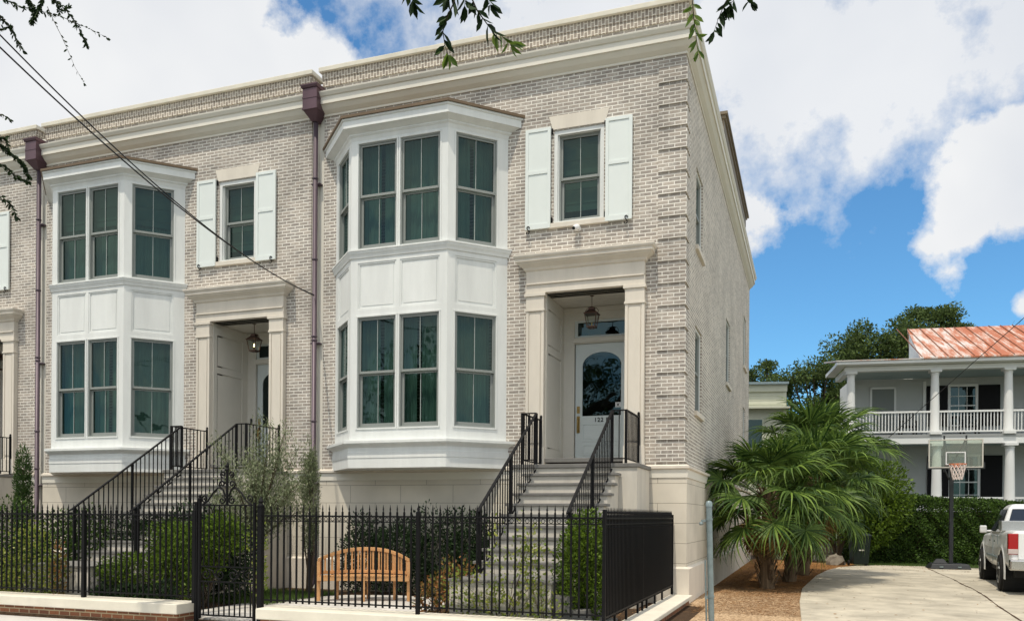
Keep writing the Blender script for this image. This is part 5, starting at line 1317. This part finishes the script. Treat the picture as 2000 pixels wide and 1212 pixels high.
# ------------------------------------------------------------------ background trees
def tree(label, loc, H, crown, n, L, seed, m='tree', name='broadleaf_tree', group='trees behind the porch house'):
    t = thing(name, label, 'tree', loc, group=group)
    g = random.Random(seed); tr = MB(); tr.tube([(0, 0, -.2), (.1, 0, H*.35), (0, .1, H*.6)], [.32, .22, .12], 8)
    blobs = []
    for k in range(crown[3]):
        a = g.uniform(0, 6.28); rr = g.uniform(.2, 1)**.6; z = g.uniform(-.9, 1)
        c = (crown[0]*rr*math.cos(a)*math.sqrt(1-z*z*.8), crown[1]*rr*math.sin(a)*math.sqrt(1-z*z*.8), H-crown[2]+z*crown[2]*.8)
        s = g.uniform(.16, .34)*min(crown[0], crown[2]); blobs.append((c, (s*1.25, s*1.25, s*.8)))
        tr.tube([(0, 0, H*.4), (c[0]*.5, c[1]*.5, (H*.4+c[2])/2+.2), c], [.09, .06, .02], 5)
    tr.build('trunk', M['trunk'], t)
    foliage('crown', M[m], blobs, t, n, L, L*.5, .1, .3, seed, up=.15)
    return t
tree('large leafy tree rising left of the rusty roof, broadest of the background trees', (6.0, 38.5, 0), 13.3, (3.1, 2.6, 3.0, 56), 28000, .20, 41)
tree('leafy tree directly behind the gable with the highest crown', (8.7, 41, 0), 14.6, (2.3, 2.3, 2.4, 38), 16000, .20, 42)
tree('dark tree between the cream outbuilding and the porch house', (2.3, 35, 0), 11.0, (2.8, 2.0, 4.2, 64), 34000, .19, 43)
tree('dark tree behind the cream outbuilding next to the brick side wall', (-1.2, 44, 0), 12.7, (1.9, 2.2, 3.2, 24), 9000, .20, 44)
tree('far dark tree low behind the right part of the roof', (13.5, 47, 0), 13.6, (3.5, 3, 2.0, 26), 9000, .22, 45)
t = thing('bare_tree', 'bare thin-twigged tree behind the right end of the rusty roof', 'tree', (11.2, 34, 0))
g_ = random.Random(4); m = MB(); m.tube([(0, 0, 0), (0, 0, 9.0)], [.15, .06], 6)
def br(p, d, l, r, depth):
    e = p+d*l; m.tube([tuple(p), tuple(p.lerp(e, .5)+Vector((g_.uniform(-.05, .05), 0, .04))), tuple(e)], [r, r*.8, r*.55], 4)
    if depth:
        for k in range(3): br(p.lerp(e, g_.uniform(.4, 1)), (d+Vector((g_.uniform(-.6, .6), g_.uniform(-.4, .4), g_.uniform(-.1, .5)))).normalized(), l*.68, r*.55, depth-1)
for k in range(5): br(Vector((0, 0, 7.5+k*.4)), Vector((g_.uniform(-.6, .6), g_.uniform(-.3, .3), 1)).normalized(), 1.3, .035, 3)
m.build('branches', M['trunk'], t)
# trees across the street: seen only mirrored in the window panes
for i, (x, y, h) in enumerate(((-30, -36, 12.5), (-21, -39, 15.5), (-12.5, -36, 12), (-4, -40, 16.5), (-40, -38, 15), (6, -36, 12.5))):
    tree(('leafy street tree across the road, first from the left end', 'leafy street tree across the road, second from the left end', 'low leafy street tree across the road, opposite the gate', 'tallest leafy street tree across the road, opposite the corner townhouse', 'leafy street tree across the road at the far end beyond the row', 'leafy street tree across the road opposite the driveway')[i], (x, y, -.2), h, (4.8, 3, 5.2, 26), 5000, .42, 60+i, group='trees across the street')

# ------------------------------------------------------------------ overhead cables
def cable(label, A, Mi, B, s, r, name='overhead_cable', ext=1.9):
    A, Mi, B = Vector(A), Vector(Mi), Vector(B); pts = []
    n = 40
    for k in range(-int(n*ext*.25), n+1):
        t_ = k/n                                  # quadratic through A (0), Mi (s), B (1)
        a = (t_-s)*(t_-1)/(s*1.0); b_ = t_*(t_-1)/(s*(s-1)); c = t_*(t_-s)/(1-s)
        pts.append(A*a+Mi*b_+B*c)
    m = MB(); m.tube(pts, r, 6); o = m.build(name, M['cable'], None, smooth=True)
    return tag(o, label, 'cable', 'overhead service cables')
cable('lower of the two black service cables running from the upper left to the purple downspout', (-6.23, -8.63, 6.56), (-6.80, -5.46, 6.13), (-7.80, -.17, 6.14), .374, .0095)
cable('upper of the two black service cables running from the upper left to the purple downspout', (-6.03, -8.56, 6.48), (-6.63, -5.61, 6.07), (-7.80, -.17, 6.16), .35, .0085)
cable('thin cable crossing in front of the rusty roof and the upper porch', (5.87, 3.1, 5.42), (5.0, 4.6, 4.62), (3.79, 6.6, 3.5), .5, .007)

# ------------------------------------------------------------------ near tree branches hanging into view
C0 = Vector(cam.location)
def wp(x, y, d):
    f = Vector((-math.sin(_yaw), math.cos(_yaw), 0)); r = Vector((math.cos(_yaw), math.sin(_yaw), 0)); u = Vector((0, 0, 1))
    return C0+(f+r*((x-PX_)/F_)+u*((PY_-y)/F_))*d
limb = thing('live_oak', 'live oak whose leafy twigs hang into the top of the view', 'tree', (-7.5, -13.2, 0))
lt = MB(); o0 = Vector(limb.location)
def L_(p): return tuple(Vector(p)-o0)
lt.tube([(0, 0, -.2), (.1, .1, 2.5), (.3, .3, 5.2)], [.38, .30, .24], 12)
lt.tube([(.3, .3, 5.0), (3.2, .9, 6.0), (6.5, 1.0, 5.6), (9.3, 1.5, 5.2)], [.20, .13, .08, .03], 8)
lt.tube([(.3, .3, 5.0), (-.3, 2.8, 7.6), (.3, 5.0, 9.2), (.5, 6.2, 9.8)], [.16, .11, .06, .03], 8)
twl = []   # leaf attachments (point, direction, length, width, new)
tw = MB()
def twig(px, d, r, leafL, leafW, spacing, new_from=2.0, dense=1, spread=.9, first=None):
    pts = [wp(x, y, d+(i*.03)) for i, (x, y) in enumerate(px)]
    if first is not None: pts = [Vector(first)] + pts
    MB().tube([L_(p) for p in pts], [r*(1-.75*i/(len(pts)-1)) for i in range(len(pts))], 6).build('twig', M['trunk'], limb)
    total = 0
    for i in range((1 if first is not None else 0), len(pts)-1):
        a, b_ = pts[i], pts[i+1]; n = max(1, int((b_-a).length/spacing)); dr = (b_-a).normalized()
        for k in range(n):
            for _ in range(dense):
                p = a.lerp(b_, (k+random.random())/n); s = random.choice((-1, 1))
                q = dr*random.uniform(.3, 1.0)+Vector((s*random.uniform(.3, 1)*spread, random.uniform(-.6, .6), random.uniform(-.5, .15)))
                fr = (i+(k/n))/(len(pts)-1)
                twl.append((p-o0, q.normalized(), leafL*random.uniform(.7, 1.15), leafW*random.uniform(.8, 1.1), fr > new_from))
    for s in range(4):      # terminal tuft
        q = (pts[-1]-pts[-2]).normalized()+Vector((random.uniform(-.7, .7), random.uniform(-.5, .5), random.uniform(-.3, .2)))
        twl.append((pts[-1]-o0, q.normalized(), leafL*.9, leafW, new_from < 1.5))
random.seed(21)
D1 = 3.6
hi = wp(880, -170, D1); hj = wp(1400, -120, D1)
lt.tube([(7.2, 1.05, 5.5), L_(wp(900, -260, D1)), L_(hi)], [.05, .03, .012], 6); lt.tube([(8.6, 1.35, 5.3), L_(wp(1430, -250, D1)), L_(hj)], [.04, .02, .010], 6)
twig([(880, 5), (868, 30), (858, 62), (862, 90), (868, 108)], D1, .004, .075, .024, .016, .75, first=hi)
twig([(915, 0), (925, 22), (940, 42), (955, 62), (975, 72), (990, 86)], D1, .004, .075, .024, .013, .66, first=hi)
twig([(902, -8), (900, 12)], D1, .003, .08, .028, .008, 2, first=hi)
twig([(783, -20), (800, 4)], D1, .003, .08, .026, .012, 2, first=hi)
twig([(885, -25), (870, -6)], D1, .003, .08, .026, .010, 2, first=hi)
twig([(925, -20), (948, -2), (950, 10)], D1, .003, .08, .026, .014, 2, first=hi)
twig([(1345, 0), (1348, 35), (1353, 70), (1356, 96)], D1, .003, .055, .019, .011, .12, first=hj)
twig([(1415, -5), (1405, 12), (1395, 36), (1388, 58)], D1, .0035, .065, .022, .012, 2, first=hj)
twig([(1430, -10), (1418, 8)], D1, .003, .07, .024, .008, 2, first=hj); twig([(1450, -12), (1458, 0)], D1, .003, .06, .02, .012, 2, first=hj)
# left: small leaves, farther away
D2 = 10.0
lk = (.5, 6.2, 9.8)
lks = Vector(lk)+o0
def bunch(px, d=D2, n=1, leaf=.062, sp=.026, dense=2, r=.007): twig(px, d, r, leaf, leaf*.42, sp, 2, dense=dense, first=None)
bunch([(-60, -40), (0, 5), (30, 20), (60, 25), (95, 35)], dense=3); bunch([(0, -60), (40, -5), (60, 25), (55, 50)], dense=7, sp=.02); bunch([(60, -40), (75, 5), (62, 40)], dense=7, sp=.02)
bunch([(40, -40), (90, 0), (120, 25), (140, 50), (155, 75), (162, 94)], dense=3); bunch([(100, 35), (115, 40), (135, 50), (150, 55), (175, 66), (203, 80)], dense=1, leaf=.05, r=.004)
bunch([(85, 20), (98, 48), (112, 75), (128, 110), (140, 138), (158, 168)], dense=1, leaf=.055, sp=.045, r=.004); bunch([(80, -20), (100, 10), (110, 30), (125, 20)], dense=4)
bunch([(-40, 20), (0, 45), (15, 65), (25, 85), (38, 106)], dense=5, sp=.03); bunch([(-40, 60), (-5, 66), (10, 60)], dense=5); bunch([(-30, 225), (0, 232), (12, 240)], dense=2, leaf=.06)
bunch([(-60, 260), (-5, 290), (20, 310), (40, 325), (52, 352)], dense=7, sp=.025); bunch([(-60, 300), (0, 330), (25, 350), (50, 362)], dense=6, sp=.03); bunch([(-50, 380), (0, 392), (15, 405), (28, 430)], dense=2, leaf=.08)
bunch([(-30, 280), (5, 275), (10, 295)], dense=5)
lt.tube([(.3, .3, 5.0), L_(wp(-160, 500, 8.5)), L_(wp(-60, 320, D2))], [.10, .05, .01], 6)
lt.tube([L_(wp(-160, 500, 8.5)), L_(wp(-110, 150, 9)), L_(wp(-60, 20, D2)), L_(wp(20, -50, D2))], [.05, .03, .02, .01], 6)
lt.build('limbs', M['trunk'], limb)
def leaf6(items):
    V = []
    for p, d, l, w, _ in items:
        s = d.cross(Vector((random.uniform(-1, 1), random.uniform(-1, 1), random.uniform(-.3, 1)))).normalized()*w/2; nrm = d.cross(s).normalized()*w*.25
        V.append([p, p+d*l*.3+s*.85+nrm, p+d*l*.65+s*.9+nrm, p+d*l]); V.append([p, p+d*l, p+d*l*.65-s*.9+nrm, p+d*l*.3-s*.85+nrm])
    return np.array([[tuple(v) for v in q] for q in V])
old = [i for i in twl if not i[4]]; new = [i for i in twl if i[4]]
arrmesh('leaves', leaf6(old), M['oak'], limb); arrmesh('young_leaves', leaf6(new), M['oaknew'], limb)
